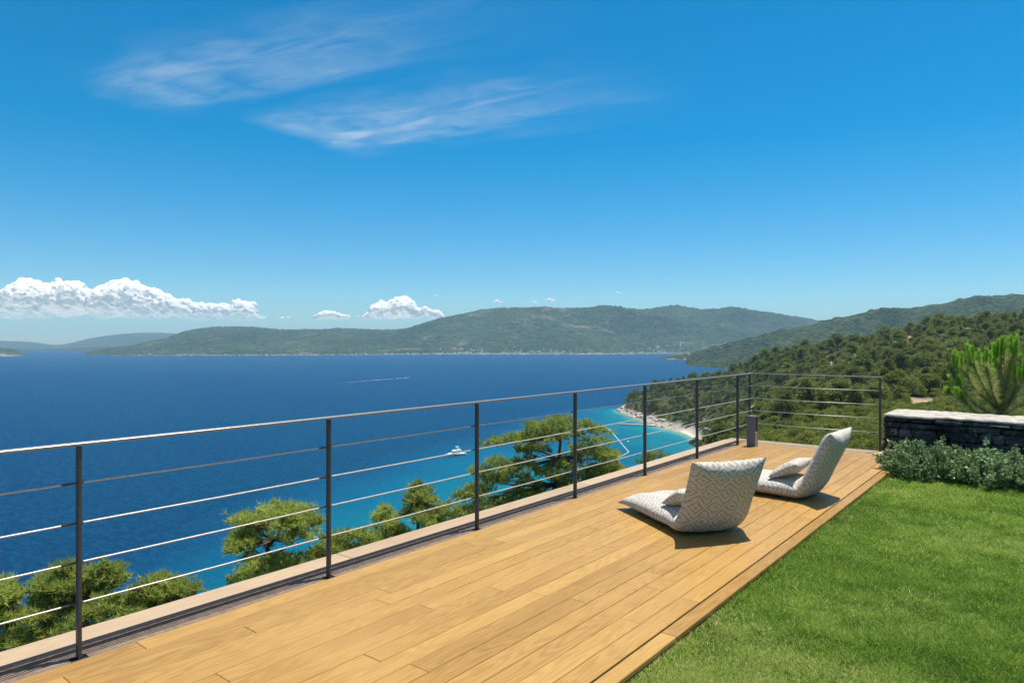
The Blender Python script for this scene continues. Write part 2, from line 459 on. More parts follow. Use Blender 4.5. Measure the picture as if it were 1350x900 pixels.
def m_sea():
    m, t = new_mat('sea_water')
    co = t.n('ShaderNodeTexCoord').outputs['Object']
    d = t.n('ShaderNodeAttribute', attribute_name='depth').outputs['Fac']
    x, y, z = t.sep(co)
    bed = t.noise(co, 0.02, 3, 0.6)
    dd = t.m('ADD', d, t.m('MULTIPLY', t.m('SUBTRACT', bed, 0.5), t.ramp(d, 0.5, 9.0, 0.6, 10.0)))
    r = t.n('ShaderNodeValToRGB', ins={'Fac': t.m('DIVIDE', dd, 30.0, clamp=True)}); e = r.color_ramp.elements
    e[0].position = 0.0; e[0].color = (0.36, 0.36, 0.23, 1); e[1].position = 1.0; e[1].color = (0.0014, 0.048, 0.118, 1)
    for p, c in ((0.035, (0.17, 0.34, 0.26)), (0.12, (0.010, 0.225, 0.260)), (0.29, (0.002, 0.155, 0.225)), (0.53, (0.001, 0.115, 0.215)), (0.78, (0.002, 0.068, 0.160))):
        q = e.new(p); q.color = (*c, 1)
    swell = t.noise(t.comb(t.m('MULTIPLY', x, 0.7), t.m('MULTIPLY', y, 1.5), z), 0.010, 3, 0.55)
    wind = t.noise(t.comb(x, t.m('MULTIPLY', y, 2.2), z), 0.19, 7, 0.80)
    chop = t.noise(co, 0.75, 4, 0.7)
    gust = t.noise(t.comb(t.m('MULTIPLY', x, 0.5), t.m('MULTIPLY', y, 1.6), z), 0.0035, 4, 0.6)
    col = t.mix(t.ramp(gust, 0.38, 0.62, 0.0, 0.65), r.outputs[0], t.mix(0.5, r.outputs[0], (0.001, 0.030, 0.120)))
    col = t.mix(t.m('MULTIPLY', t.ramp(wind, 0.44, 0.66), 0.5), col, (0.005, 0.105, 0.265))
    df = t.n('ShaderNodeBsdfDiffuse', ins={'Color': col})
    gl = t.n('ShaderNodeBsdfGlossy', ins={'Color': (0.8, 0.9, 1, 1), 'Roughness': 0.22})
    hgt = t.m('ADD', t.m('MULTIPLY', wind, 1.6), t.m('ADD', t.m('MULTIPLY', chop, 0.5), t.m('MULTIPLY', swell, 2.0)))
    b = t.n('ShaderNodeBump', ins={'Height': hgt, 'Strength': 1.0, 'Distance': 0.9})
    t.link(b.outputs[0], df.inputs['Normal']); t.link(b.outputs[0], gl.inputs['Normal'])
    fr = t.n('ShaderNodeFresnel', ins={'IOR': 1.2, 'Normal': b.outputs[0]})
    f = t.m('MULTIPLY', fr.outputs[0], 0.20)
    mx = t.n('ShaderNodeMixShader', ins={0: f, 1: df.outputs[0], 2: gl.outputs[0]})
    t.n('ShaderNodeOutputMaterial', ins={'Surface': mx.outputs[0]})
    return m


M_SEA = m_sea()


def m_farhill(name, a, b, c, sc, tree):
    m, t = new_mat(name)
    co = t.n('ShaderNodeTexCoord').outputs['Object']
    n1 = t.noise(co, 0.0022 * sc, 5, 0.6); n2 = t.noise(co, 0.03 * sc, 5, 0.8); n3_ = t.noise(co, 0.0045 * sc, 4, 0.6, 0.6)
    vo = t.n('ShaderNodeTexVoronoi', ins={'Vector': co, 'Scale': 1.0 / tree, 'Randomness': 1.0})           # one cell per tree crown
    tone = t.sep(vo.outputs['Color'])[0]
    f = t.m('ADD', t.m('MULTIPLY', n1, 0.40), t.m('ADD', t.m('MULTIPLY', n2, 0.45), t.m('MULTIPLY', tone, 0.15)))
    col = t.mix(t.ramp(f, 0.36, 0.62), a, b)
    col = t.mix(t.ramp(t.m('ADD', t.m('MULTIPLY', n3_, 0.6), t.m('MULTIPLY', n2, 0.4)), 0.54, 0.66, 0, 0.8), col, c)
    g = t.n('ShaderNodeAttribute', attribute_name='shore').outputs['Fac']
    col = t.mix(t.m('MULTIPLY', g, t.ramp(n2, 0.36, 0.54)), col, (0.46, 0.43, 0.38))
    h = t.m('ADD', t.m('MULTIPLY', t.m('SUBTRACT', 1.0, vo.outputs['Distance']), 0.8), n2)
    finish(t, col, 0.95, bump=h, bs=1.0, bd=tree * 0.9, spec=0.05)
    return m


M_FAR = m_farhill('far_mountain_scrub', (0.008, 0.022, 0.012), (0.052, 0.082, 0.042), (0.20, 0.17, 0.12), 1.0, 16.0)
M_MID = m_farhill('pine_covered_hill', (0.012, 0.028, 0.010), (0.060, 0.088, 0.030), (0.12, 0.12, 0.06), 2.4, 9.0)

# ------------------------------------------------------------------ the land and the sea
gx = np.arange(-230, 760, 4.0); gz = np.arange(-190, 840, 4.0)
GX, GZ = np.meshgrid(gx, gz, indexing='ij'); H = terrain(GX, GZ)


def terr1(X, Z):
    i = min(max((X - gx[0]) / 4, 0), len(gx) - 1.001); j = min(max((Z - gz[0]) / 4, 0), len(gz) - 1.001)
    a, b = int(i), int(j); u, v = i - a, j - b
    return (H[a, b] * (1 - u) + H[a + 1, b] * u) * (1 - v) + (H[a, b + 1] * (1 - u) + H[a + 1, b + 1] * u) * v


PXg = 675 + GX / np.maximum(GZ, 1) * FPX


def near_seg(a, b, wd):
    """mask of ground near a line between two surveyed points given as (px, Z)"""
    p = np.array([(a[0] - 675) / FPX * a[1], a[1]]); q = np.array([(b[0] - 675) / FPX * b[1], b[1]])
    d = q - p; t_ = np.clip(((GX - p[0]) * d[0] + (GZ - p[1]) * d[1]) / (d @ d), 0, 1)
    r = np.hypot(GX - p[0] - t_ * d[0], GZ - p[1] - t_ * d[1])
    return np.clip((wd - r) / 3 + 0.5, 0, 1)


paths = [((965, 352), (1000, 340), 4), ((1000, 340), (1052, 330), 4), ((1195, 140), (1232, 137), 2.6), ((1232, 137), (1290, 139), 2.4), ((1070, 250), (1110, 236), 2)]
earth = np.zeros_like(H)
clear_ = fbm(np.stack([GX, GZ], -1), 141, 46, 3) + (vnoise(np.stack([GX, GZ], -1), 149, 9) - .5) * .12
earth = np.clip((clear_ - .625) / .03, 0, .75) * (GZ > 120)
for a_, b_, w_ in paths: earth = np.maximum(earth, near_seg(a_, b_, w_))
Pn = np.stack([GX, GZ], -1)
shore_h = H - SEA
edge_n = (fbm(Pn, 9, 18, 3) - 0.45) * 3
rock = np.clip((3.4 + edge_n - shore_h) / 1.2, 0, 1) * (GZ > 380)
sand = np.clip((2.3 + edge_n * .4 - shore_h) / 1.0, 0, 1) * np.clip((GX - 84) / 10, 0, 1) * np.clip((462 - GZ) / 12, 0, 1) * (GZ > 250)
rock = rock * (1 - sand)
vx, vy, vz = cw(GX, GZ, H)
me = mesh_np('hillside', np.stack([vx, vy, vz], -1), grid_faces(len(gx), len(gz)), smooth=True, mats=[M_LAND])
for nm, arr in (('earth', earth), ('rock', rock), ('sand', sand)):
    a_ = me.attributes.new(nm, 'FLOAT', 'POINT'); a_.data.foreach_set('value', arr.astype(np.float32).ravel())
tag(link('hillside', me), kind='structure')

sx = np.concatenate([-np.geomspace(11800, 262, 34), np.arange(-250, 260, 5.0), np.geomspace(272, 11800, 34)])
sz = np.concatenate([-np.geomspace(11800, 110, 20), np.arange(-100, 720, 5.0), np.geomspace(732, 11800, 44)])
QX, QZ = np.meshgrid(sx, sz, indexing='ij')
dep = np.full(QX.shape, 60.0)
ins_ = (QX > -231) & (QX < 262) & (QZ > -105) & (QZ < 725)
dep[ins_] = SEA - base_height(QX[ins_], QZ[ins_])
mrg = np.clip(np.maximum(np.maximum((-150 - QX) / 75, (QX - 190) / 60), np.maximum((QZ - 600) / 110, (-30 - QZ) / 60)), 0, 1)
dep = np.clip(dep * (1 - mrg) + 60 * mrg, 0, 60)
vx, vy, vz = cw(QX, QZ, np.full(QX.shape, SEA))
me = mesh_np('sea', np.stack([vx, vy, vz], -1), grid_faces(len(sx), len(sz)), mats=[M_SEA])
a_ = me.attributes.new('depth', 'FLOAT', 'POINT'); a_.data.foreach_set('value', dep.astype(np.float32).ravel())
tag(link('sea', me), kind='structure')

HILLS = {}


def hill(name, prof, Zr, Zs, mat, seed, cols, rows, spur, bumpy=0.0, back=0.5, sh=0.10):
    """a range built from its surveyed skyline: foot at depth Zs, ridge at depth Zr"""
    px = np.linspace(prof[0][0], prof[-1][0], cols)
    py = np.interp(px, [p[0] for p in prof], [p[1] for p in prof])
    if cols > 60:
        k = np.ones(9) / 9; py = np.convolve(np.pad(py, 4, mode='edge'), k, 'valid')
    t_ = np.concatenate([np.linspace(0, 1, rows), np.linspace(1, 1 + back, max(6, rows // 4))[1:]])
    a = (px - 675) / FPX
    P2 = np.stack([a * Zr, np.full_like(a, 0)], -1)
    zr = Zr * (1 + 0.10 * (fbm(P2, seed, Zr * .25) - .47) * 2); zs = np.interp(px, [p[0] for p in Zs], [p[1] for p in Zs]) if isinstance(Zs, list) else np.full_like(px, Zs)
    zs = zs * (1 + 0.05 * (fbm(P2, seed + 5, Zr * .12) - .47) * 2)
    top = EYE - (py - 450) / FPX * zr
    Z = zs[:, None] + (zr - zs)[:, None] * t_[None, :]
    X = a[:, None] * Z
    q = np.stack([X, Z], -1)
    up = np.clip(t_, 0, 1); s_ = 0.30 * up + 0.70 * up * up * (3 - 2 * up)
    s2 = np.where(t_ > 1, 1 - ((t_ - 1) / back) ** 1.5 * 1.1, s_)
    env = np.sin(np.pi * np.clip(t_, 0, 1))[None, :]
    rid = 1 - np.abs(2 * fbm(q, seed + 2, spur, 4) - 1)
    z = (SEA - 3) + (top[:, None] - SEA + 3) * s2[None, :] * (1 + env * (rid - 0.72) * 1.05)
    if bumpy: z = z + np.clip(t_ * 12, 0, 1)[None, :] * (vnoise(q, seed + 8, bumpy * 2.2) - .5) * bumpy * 1.1 + np.clip(t_ * 12, 0, 1)[None, :] * (vnoise(q, seed + 9, bumpy) - .5) * bumpy * .6
    vx, vy, vz = cw(X, Z, z)
    me = mesh_np(name, np.stack([vx, vy, vz], -1), grid_faces(cols, len(t_)), smooth=True, mats=[mat])
    shv = np.clip((sh - t_) / sh, 0, 1)[None, :] * np.ones((cols, 1))
    q_ = me.attributes.new('shore', 'FLOAT', 'POINT'); q_.data.foreach_set('value', shv.astype(np.float32).ravel())
    tag(link(name, me), kind='structure')
    HILLS[name] = (px, t_, X, Z, z)


hill('distant_hills', [(-60, 447), (0, 449), (40, 450), (80, 456), (110, 447), (150, 441), (190, 438), (230, 440), (300, 445), (420, 450)], 7800, 6000, M_FAR, 31, 120, 16, 1500)
hill('far_hills', [(-80, 456), (0, 458), (60, 460), (120, 457), (170, 455), (215, 461), (300, 464)], 5200, 4300, M_FAR, 41, 140, 14, 700)
hill('far_mountain', [(95, 466), (130, 461), (170, 456), (215, 447), (235, 440), (255, 434), (285, 430.5), (330, 431), (365, 434), (400, 436), (450, 434), (500, 435.5), (530, 436),
     (548, 431), (580, 421), (620, 413), (660, 409), (700, 408), (760, 407), (800, 406), (830, 406), (850, 408), (872, 404), (890, 401.5), (905, 403.5), (925, 408), (950, 407),
     (966, 404), (985, 407), (1020, 412), (1060, 419), (1110, 428), (1200, 440), (1300, 450)], 4300, [(95, 2850), (400, 2900), (560, 3100), (900, 3200), (1300, 3300)], M_FAR, 51, 620, 70, 620, 9.0)
hill('mid_hill', [(905, 470), (925, 463), (960, 453), (1000, 443.5), (1060, 431), (1100, 422), (1150, 412), (1200, 406), (1250, 399.5), (1300, 394), (1350, 389), (1420, 385), (1600, 378), (1850, 372)],
     2050, [(905, 1650), (1000, 1350), (1850, 1200)], M_MID, 61, 640, 190, 260, 9.0, sh=0.03)
hill('low_headland', [(866, 474.5), (876, 470.5), (890, 467.5), (908, 465.5), (922, 462.5), (945, 460), (1000, 459)], 2380, [(866, 2260), (920, 2180), (1000, 1950)], M_MID, 71, 90, 30, 200, 5.0, sh=0.40)
hill('brown_headland', [(-90, 452), (-20, 456), (0, 458), (18, 461), (30, 464.5), (37, 468)], 3000, 2750, M_FAR, 81, 60, 20, 200, 5.0, sh=0.5)
# ------------------------------------------------------------------ haze and clouds
hz = MB(); hz.box((0, 0, (SEA - 1.5 + 275) / 2), (24400, 24400, 275 - SEA + 1.5))
m_, t_n = new_mat('sea_haze')
pv_ = t_n.n('ShaderNodeVolumePrincipled', ins={'Color': (0.46, 0.76, 1.0, 1), 'Density': 0.000097, 'Anisotropy': 0.0})
t_n.n('ShaderNodeOutputMaterial', ins={'Volume': pv_.outputs[0]})
m_.cycles.homogeneous_volume = True
tag(hz.build('haze', m_), kind='stuff')


def m_cloud():
    m, t = new_mat('cumulus')
    co = t.n('ShaderNodeTexCoord').outputs['Object']
    n = t.noise(co, 0.010, 7, 0.7)
    b = t.n('ShaderNodeBump', ins={'Height': n, 'Strength': 0.22, 'Distance': 60.0})
    up = t.n('ShaderNodeVectorMath', operation='MULTIPLY_ADD', ins={0: b.outputs[0], 1: (.42, .42, .42), 2: (0, 0, .85)})     # light that has soaked in from above
    nn = t.n('ShaderNodeVectorMath', operation='NORMALIZE', ins={0: up.outputs[0]})
    d0 = t.n('ShaderNodeBsdfDiffuse', ins={'Color': (0.98, 0.98, 0.98, 1), 'Normal': nn.outputs[0]})
    d1 = t.n('ShaderNodeBsdfTranslucent', ins={'Color': (0.98, 0.98, 0.98, 1)})
    d = t.n('ShaderNodeMixShader', ins={0: 0.5, 1: d0.outputs[0], 2: d1.outputs[0]})
    thin = t.n('ShaderNodeAttribute', attribute_name='body').outputs['Fac']           # the foot of a cumulus thins out to vapour
    tp = t.n('ShaderNodeBsdfTransparent')
    mx = t.n('ShaderNodeMixShader', ins={0: t.ramp(t.m('ADD', thin, t.m('MULTIPLY', t.m('SUBTRACT', n, .5), .9)), .08, 1.0, 0.0, 0.66), 1: tp.outputs[0], 2: d.outputs[0]})
    t.n('ShaderNodeOutputMaterial', ins={'Surface': mx.outputs[0]})
    return m


M_CLOUD = m_cloud()


def ico(sub):
    import bmesh
    bm = bmesh.new(); bmesh.ops.create_icosphere(bm, subdivisions=sub, radius=1)
    V = np.array([v.co[:] for v in bm.verts]); F = np.array([[v.index for v in f.verts] for f in bm.faces]); bm.free()
    return V, F


ICO3, ICO2 = ico(3), ico(2)


def n3(P, seed, scale):
    return (vnoise(P[:, :2] + P[:, 2:3] * 0.71, seed, scale) + vnoise(P[:, 1:] - P[:, :1] * 0.63, seed + 1, scale) + vnoise(P[:, [0, 2]] + P[:, 1:2] * 0.57, seed + 2, scale)) / 3


def cloud(puffs, Zc, label, foot, depth):
    """puffs: (px, py, radius px); smaller billows grow on each, all fused into one skin with a flat foot"""
    r_ = np.random.default_rng(int(abs(puffs[0][0]) * 7 + 5)); Vs = []; Fs = []; n = 0; lst = []
    rmax = max(p[2] for p in puffs)
    for (px, py, r) in puffs:
        R = r / FPX * Zc
        c = np.array(at(px, py, Zc + r_.uniform(-.6, .6) * R))
        lst.append((c, R * .92))
        for k in range(int(14 + r * 1.6)):
            d = r_.normal(size=3); d /= np.linalg.norm(d); d[2] = abs(d[2]) * .95 - .12
            f = r_.uniform(.16, .42); c2 = c + d * R * (1.02 - f * .55)
            lst.append((c2, R * f))
            for _ in range(3 if r > 8 else 0):
                e = r_.normal(size=3); e /= np.linalg.norm(e); e[2] = abs(e[2])
                lst.append((c2 + e * R * f * .8, R * f * r_.uniform(.3, .55)))
    for c, R in lst:
        V, F = ICO2; Vs.append(V * R * np.array([1, 1, .9]) + c); Fs.append(F + n); n += len(V)
    tmp = bpy.data.objects.new('tmp', mesh_np('tmp', np.concatenate(Vs), np.concatenate(Fs))); COL.objects.link(tmp)
    md = tmp.modifiers.new('r', 'REMESH'); md.mode = 'VOXEL'; md.voxel_size = max(9.0, min(22.0, rmax / FPX * Zc / 9))
    me = bpy.data.meshes.new_from_object(tmp.evaluated_get(bpy.context.evaluated_depsgraph_get()))
    bpy.data.objects.remove(tmp)
    P = np.empty(len(me.vertices) * 3, np.float32); me.vertices.foreach_get('co', P); P = P.reshape(-1, 3).astype(float)
    N = np.empty(len(me.vertices) * 3, np.float32); me.vertices.foreach_get('normal', N); N = N.reshape(-1, 3)
    sc = rmax / FPX * Zc
    P = P + N * ((n3(P, 3, sc * .35) - .5) * sc * .30 + (n3(P, 6, sc * .14) - .5) * sc * .13 + (n3(P, 11, sc * .07) - .5) * sc * .06)[:, None]
    me.vertices.foreach_set('co', P.astype(np.float32).ravel()); me.name = 'cloud'
    zb = EYE - (foot - 450) / FPX * Zc; dz = depth / FPX * Zc
    bd = me.attributes.new('body', 'FLOAT', 'POINT'); bd.data.foreach_set('value', np.clip((P[:, 2] - zb) / dz, 0, 1).astype(np.float32))
    me.materials.clear(); me.materials.append(M_CLOUD); me.update()
    me.polygons.foreach_set('use_smooth', np.ones(len(me.polygons), bool))
    tag(link('cloud', me), label, 'cloud', None, 'structure')


ZC = 15500.0
rc = random.Random(23)


def bank(prof, base, n, lo, hi):
    """fills the space under a surveyed skyline with billows, big below and small along the top"""
    xs = [p[0] for p in prof]; ys = [p[1] for p in prof]; out = []
    for k in range(n):
        x = rc.uniform(xs[0], xs[-1]); top = float(np.interp(x, xs, ys)); hgt = base - top
        if hgt < 1.5: continue
        r = max(1.2, hgt * rc.uniform(lo, hi)); y = top + r + rc.random() ** 1.6 * max(0, hgt - 2 * r)
        out.append((x, min(y, base - r * .35), r))
    return out


cloud(bank([(-110, 396), (-60, 384), (-30, 392), (-5, 384), (20, 381), (30, 372), (40, 367), (54, 373), (66, 380), (80, 371), (90, 367), (104, 374), (120, 382), (136, 379), (150, 369), (163, 366), (180, 371),
            (196, 378), (212, 385), (232, 388), (250, 396), (270, 399), (290, 396), (306, 401), (314, 394), (324, 397), (334, 410), (352, 418)], 426, 95, .22, .5), ZC, 'long bank of white cumulus cloud low over the hills', 431, 28)
cloud(bank([(412, 417), (422, 411), (438, 407), (452, 412), (470, 415), (484, 413), (492, 404), (504, 396), (512, 401), (520, 394), (530, 388), (537, 396), (546, 405), (560, 404), (574, 407), (586, 418)], 423, 70, .25, .5), ZC,
      'small white cumulus cloud with a tower above the far hills', 426, 11)
cloud([(372, 420, 3.0), (379, 419, 2.2), (366, 421.5, 2.0)], ZC, 'thin scrap of white cloud beside the big bank', 424, 7)
for (px, py, r), lb in zip(((655, 398, 3.0), (703, 398.5, 2.2), (724, 396, 3.2), (814, 386, 1.9), (574, 390, 1.6)),
                           ('tiny white puff of cloud over the long ridge', 'tiny flat puff of cloud, the middle one above the ridge', 'tiny bright puff of cloud near the middle of the mountain top', 'tiny faint puff of cloud, nearest to the mountain peaks', 'tiny round puff of cloud just above the towering cloud')):
    cloud([(px, py, r), (px + 1.6 * r, py + .5, r * .6), (px - 1.3 * r, py + .4, r * .5), (px + 2.4 * r, py + .8, r * .35)], ZC, lb, py + r * 1.1, r * 1.6)

# ------------------------------------------------------------------ the deck
DX0, DX1, DY0, DY1 = -3.63, -1.525, -3.2, 9.83
PITCH, GAP = 0.1255, 0.0034
rb = random.Random(3)


def boards(name, mat, parent=None):
    mb = MB()
    n = 17
    for i in range(n):
        x = DX0 + PITCH * (i + .5)
        if x + PITCH / 2 > DX1 - 0.0: continue
        y = DY0 - rb.uniform(0, 2.4)
        while y < DY1:
            L = rb.uniform(1.7, 3.3); y1 = min(y + L, DY1)
            if DY1 - y1 < 0.5: y1 = DY1
            mb.box((x, (y + y1) / 2, -0.014 + rb.uniform(-.0008, .0008)), (PITCH - GAP, y1 - y - 0.0016, 0.028), bev=0.0028, tone=rb.random())
            y = y1
    return mb.build(name, mat, parent)


deck = boards('deck', M_DECK); tag(deck, kind='structure')
XR = DX0 + PITCH * 16                                   # right end of the field boards
mb = MB(); y = DY0
while y < 8.95:                                         # wider border board on the lawn side
    y1 = min(y + rb.uniform(2.6, 3.6), 8.95)
    mb.box(((XR + 0.010 + DX1) / 2, (y + y1) / 2, -0.013), (DX1 - XR - 0.010, y1 - y - .003, 0.028), bev=0.004, tone=rb.random()); y = y1
mb.build('deck_border', M_DECK, deck)
mb = MB(); mb.box((DX1 - 0.012, (DY0 + 8.95) / 2, -0.088), (0.02, 8.95 - DY0, 0.115), tone=.3); mb.build('deck_fascia', M_DECK, deck)
mb = MB(); mb.box(((-3.63 + DX1) / 2 - 0.05, (DY0 + DY1) / 2, -0.09), (2.0, DY1 - DY0 - .02, 0.10), tone=.3); mb.build('deck_joists', M_SOIL, deck)
# end strip across the far end, greyer towards the edge
mb = MB()
for k, yy in enumerate((9.905, 10.035, 10.165)):
    mb.box(((-3.80 - 1.72) / 2, yy, -0.013), (2.08, .123, .028), bev=.004, tone=(0.31, 0.66, 0.12)[k])
mb.build('end_boards', M_DECK, deck)
mb = MB(); mb.box(((-4.0 - 1.72) / 2, 10.37, -0.012), (2.28, .27, .03), bev=.006, tone=.4)
y = DY0
while y < 10.22:                                        # weathered coping outside the drain
    y1 = min(y + 3.1, 10.222)
    mb.box((-3.905, (y + y1) / 2, -0.008), (0.19, y1 - y - .003, 0.036), bev=.006, tone=rb.random()); y = y1
tag(mb.build('coping', M_COPE), kind='structure')
mb = MB(); mb.box((-3.806, (DY0 + 10.2) / 2, -0.002), (0.004, 10.2 - DY0, 0.034)); tag(mb.build('coping_trim', M_RAIL, bpy.data.objects['coping']))
mb = MB()
mb.box((-3.722, (DY0 + DY1) / 2, -0.034), (0.16, DY1 - DY0, 0.02))
yy = DY0
while yy < DY1:
    mb.box((-3.722, yy, -0.012), (0.150, 0.0072, 0.012)); yy += 0.009
for xx in (-3.797, -3.645): mb.box((xx, (DY0 + DY1) / 2, -0.018), (0.008, DY1 - DY0, 0.022))
tag(mb.build('drain', M_GRATE), kind='structure')
mb = MB(); mb.box((-2.86, (DY0 + 10.5) / 2 - .03, -1.26), (2.26, 10.5 - DY0 - .06, 2.2)); tag(mb.build('retaining_plinth', M_ROCK), kind='structure')

# ------------------------------------------------------------------ cable railings
PX_ = -3.665
HR = 1.02
CZ = (0.258, 0.453, 0.641, 0.833)
rail = empty('cable_railing', (PX_, 1.26, 0), label='long grey railing with four steel cables along the sea edge of the wooden deck', cat='railing', group=None)
py_ = [1.258 + k * 1.435 for k in range(-2, 7)]


def loc(o, root):
    """parts are modelled in world coordinates: bring them under their thing"""
    for c in (o if isinstance(o, list) else [o]):
        c.parent = root; c.matrix_parent_inverse = Matrix.Translation(root.location).inverted()


for k, y in enumerate(py_):
    p = MB(); p.box((PX_, y, (HR - .012) / 2 - .012), (0.036, 0.016, HR - .012 + .024), bev=.002)
    p.box((PX_, y, -.012), (0.075, 0.085, 0.012), bev=.003)
    o = p.build('post', M_STEEL); loc(o, rail)
    for z in CZ:
        q = MB(); q.tube([(PX_, y - .075, z), (PX_, y - .012, z), (PX_, y - .010, z), (PX_, y + .018, z)], (.006, .006, .009, .009), 8)
        f = q.build('cable_fitting', M_STEEL); f.parent = o
tr = MB(); tr.box((PX_, (py_[0] - .2 + 10.49) / 2, HR), (0.050, 10.49 - py_[0] + .2, 0.014), bev=.003)
loc(tr.build('top_rail', M_RAIL), rail)
for z in CZ:
    c = MB(); pts = []
    for a, b in zip(py_[:-1], py_[1:]):
        pts += [(PX_, a, z), (PX_, (a + b) / 2, z - .002)]
    pts += [(PX_, py_[-1], z), (PX_, 10.47, z)]
    c.tube(pts, 0.0046, 7); loc(c.build('cable', M_CABLE), rail)

FY = 10.48
fr = empty('cable_railing', (-3.72, FY, 0), label='short railing with thin posts and four cables across the far end of the deck', cat='railing')
for x in (-3.705, -1.91):
    p = MB(); p.box((x, FY, HR / 2 - .06), (0.030 if x > -2 else .030, 0.014, HR + .10), bev=.002)
    loc(p.build('post', M_STEEL), fr)
tr = MB(); tr.box(((-3.73 - 1.887) / 2, FY + .0, HR + .0005), (3.73 - 1.887, 0.036, 0.011), bev=.002); loc(tr.build('top_rail', M_RAIL), fr)
for z in CZ:
    c = MB(); c.tube([(-3.70, FY, z), (-2.8, FY, z - .006), (-1.91, FY, z)], 0.0046, 7); loc(c.build('cable', M_CABLE), fr)

# ------------------------------------------------------------------ bollard lamp in the corner
bl = empty('bollard_lamp', (-3.45, 9.86, 0), math.radians(-4), label='short dark grey bollard lamp standing in the far corner of the deck', cat='lamp')
p = MB(); p.box((0, -.035, .22), (.118, .034, .44), bev=.004); p.box((0, .025, .428), (.116, .086, .022), bev=.003)
p.box((0, .062, .215), (.116, .014, .43), bev=.003)
p.build('housing', M_LAMP, bl)
p = MB(); p.box((.002, .018, .105), (.112, .068, .21), bev=.003); p.build('base', M_LAMPW, bl)
p = MB(); p.box((0, .018, .405), (.09, .05, .02), bev=.003); p.build('lens', M_BLACKG, bl)

# ------------------------------------------------------------------ folded floor loungers


def m_ikat():
    """woven cover: pale ground with grey brown nested lozenges"""
    m, t = new_mat('ikat_fabric')
    uv = t.n('ShaderNodeUVMap').outputs[0]
    n = t.noise(uv, 9.0, 3, 0.6, col=True)
    jit = t.n('ShaderNodeVectorMath', operation='SCALE', ins={0: t.n('ShaderNodeVectorMath', operation='SUBTRACT', ins={0: n, 1: (.5, .5, .5)}).outputs[0], 'Scale': 0.055}).outputs[0]
    st = t.noise(t.comb(t.m('MULTIPLY', t.sep(uv)[0], 95.0), t.m('MULTIPLY', t.sep(uv)[1], 6.0), 0.0), 1.0, 2, 0.5)
    p = t.n('ShaderNodeVectorMath', operation='ADD', ins={0: uv, 1: jit}).outputs[0]
    u, v, _ = t.sep(p)
    v = t.m('ADD', v, t.m('MULTIPLY', t.m('SUBTRACT', st, .5), 0.035))
    U = t.m('MULTIPLY', u, 6.4); Vv = t.m('MULTIPLY', v, 8.2)
    row = t.m('FLOOR', Vv); U = t.m('ADD', U, t.m('MULTIPLY', t.m('MODULO', row, 2.0), 0.5))
    fu = t.m('ABSOLUTE', t.m('SUBTRACT', t.m('FRACT', U), 0.5)); fv = t.m('ABSOLUTE', t.m('SUBTRACT', t.m('FRACT', Vv), 0.5))
    d = t.m('ADD', fu, fv)
    band = t.m('SINE', t.m('MULTIPLY', d, 20.5))
    f = t.ramp(band, 0.0, 0.75)
    weave = t.noise(uv, 240.0, 2, 0.5)
    c = t.mix(f, (0.50, 0.485, 0.46), (0.315, 0.272, 0.212))
    c = t.mix(t.m('MULTIPLY', weave, 0.25), c, (0.48, 0.48, 0.47))
    wr = t.noise(uv, 5.0, 4, 0.6)
    hgt = t.m('ADD', t.m('MULTIPLY', wr, 1.0), t.m('MULTIPLY', weave, 0.04))
    finish(t, c, 0.9, bump=hgt, bs=0.7, bd=0.045, spec=0.1)
    return m


M_IKAT = m_ikat()


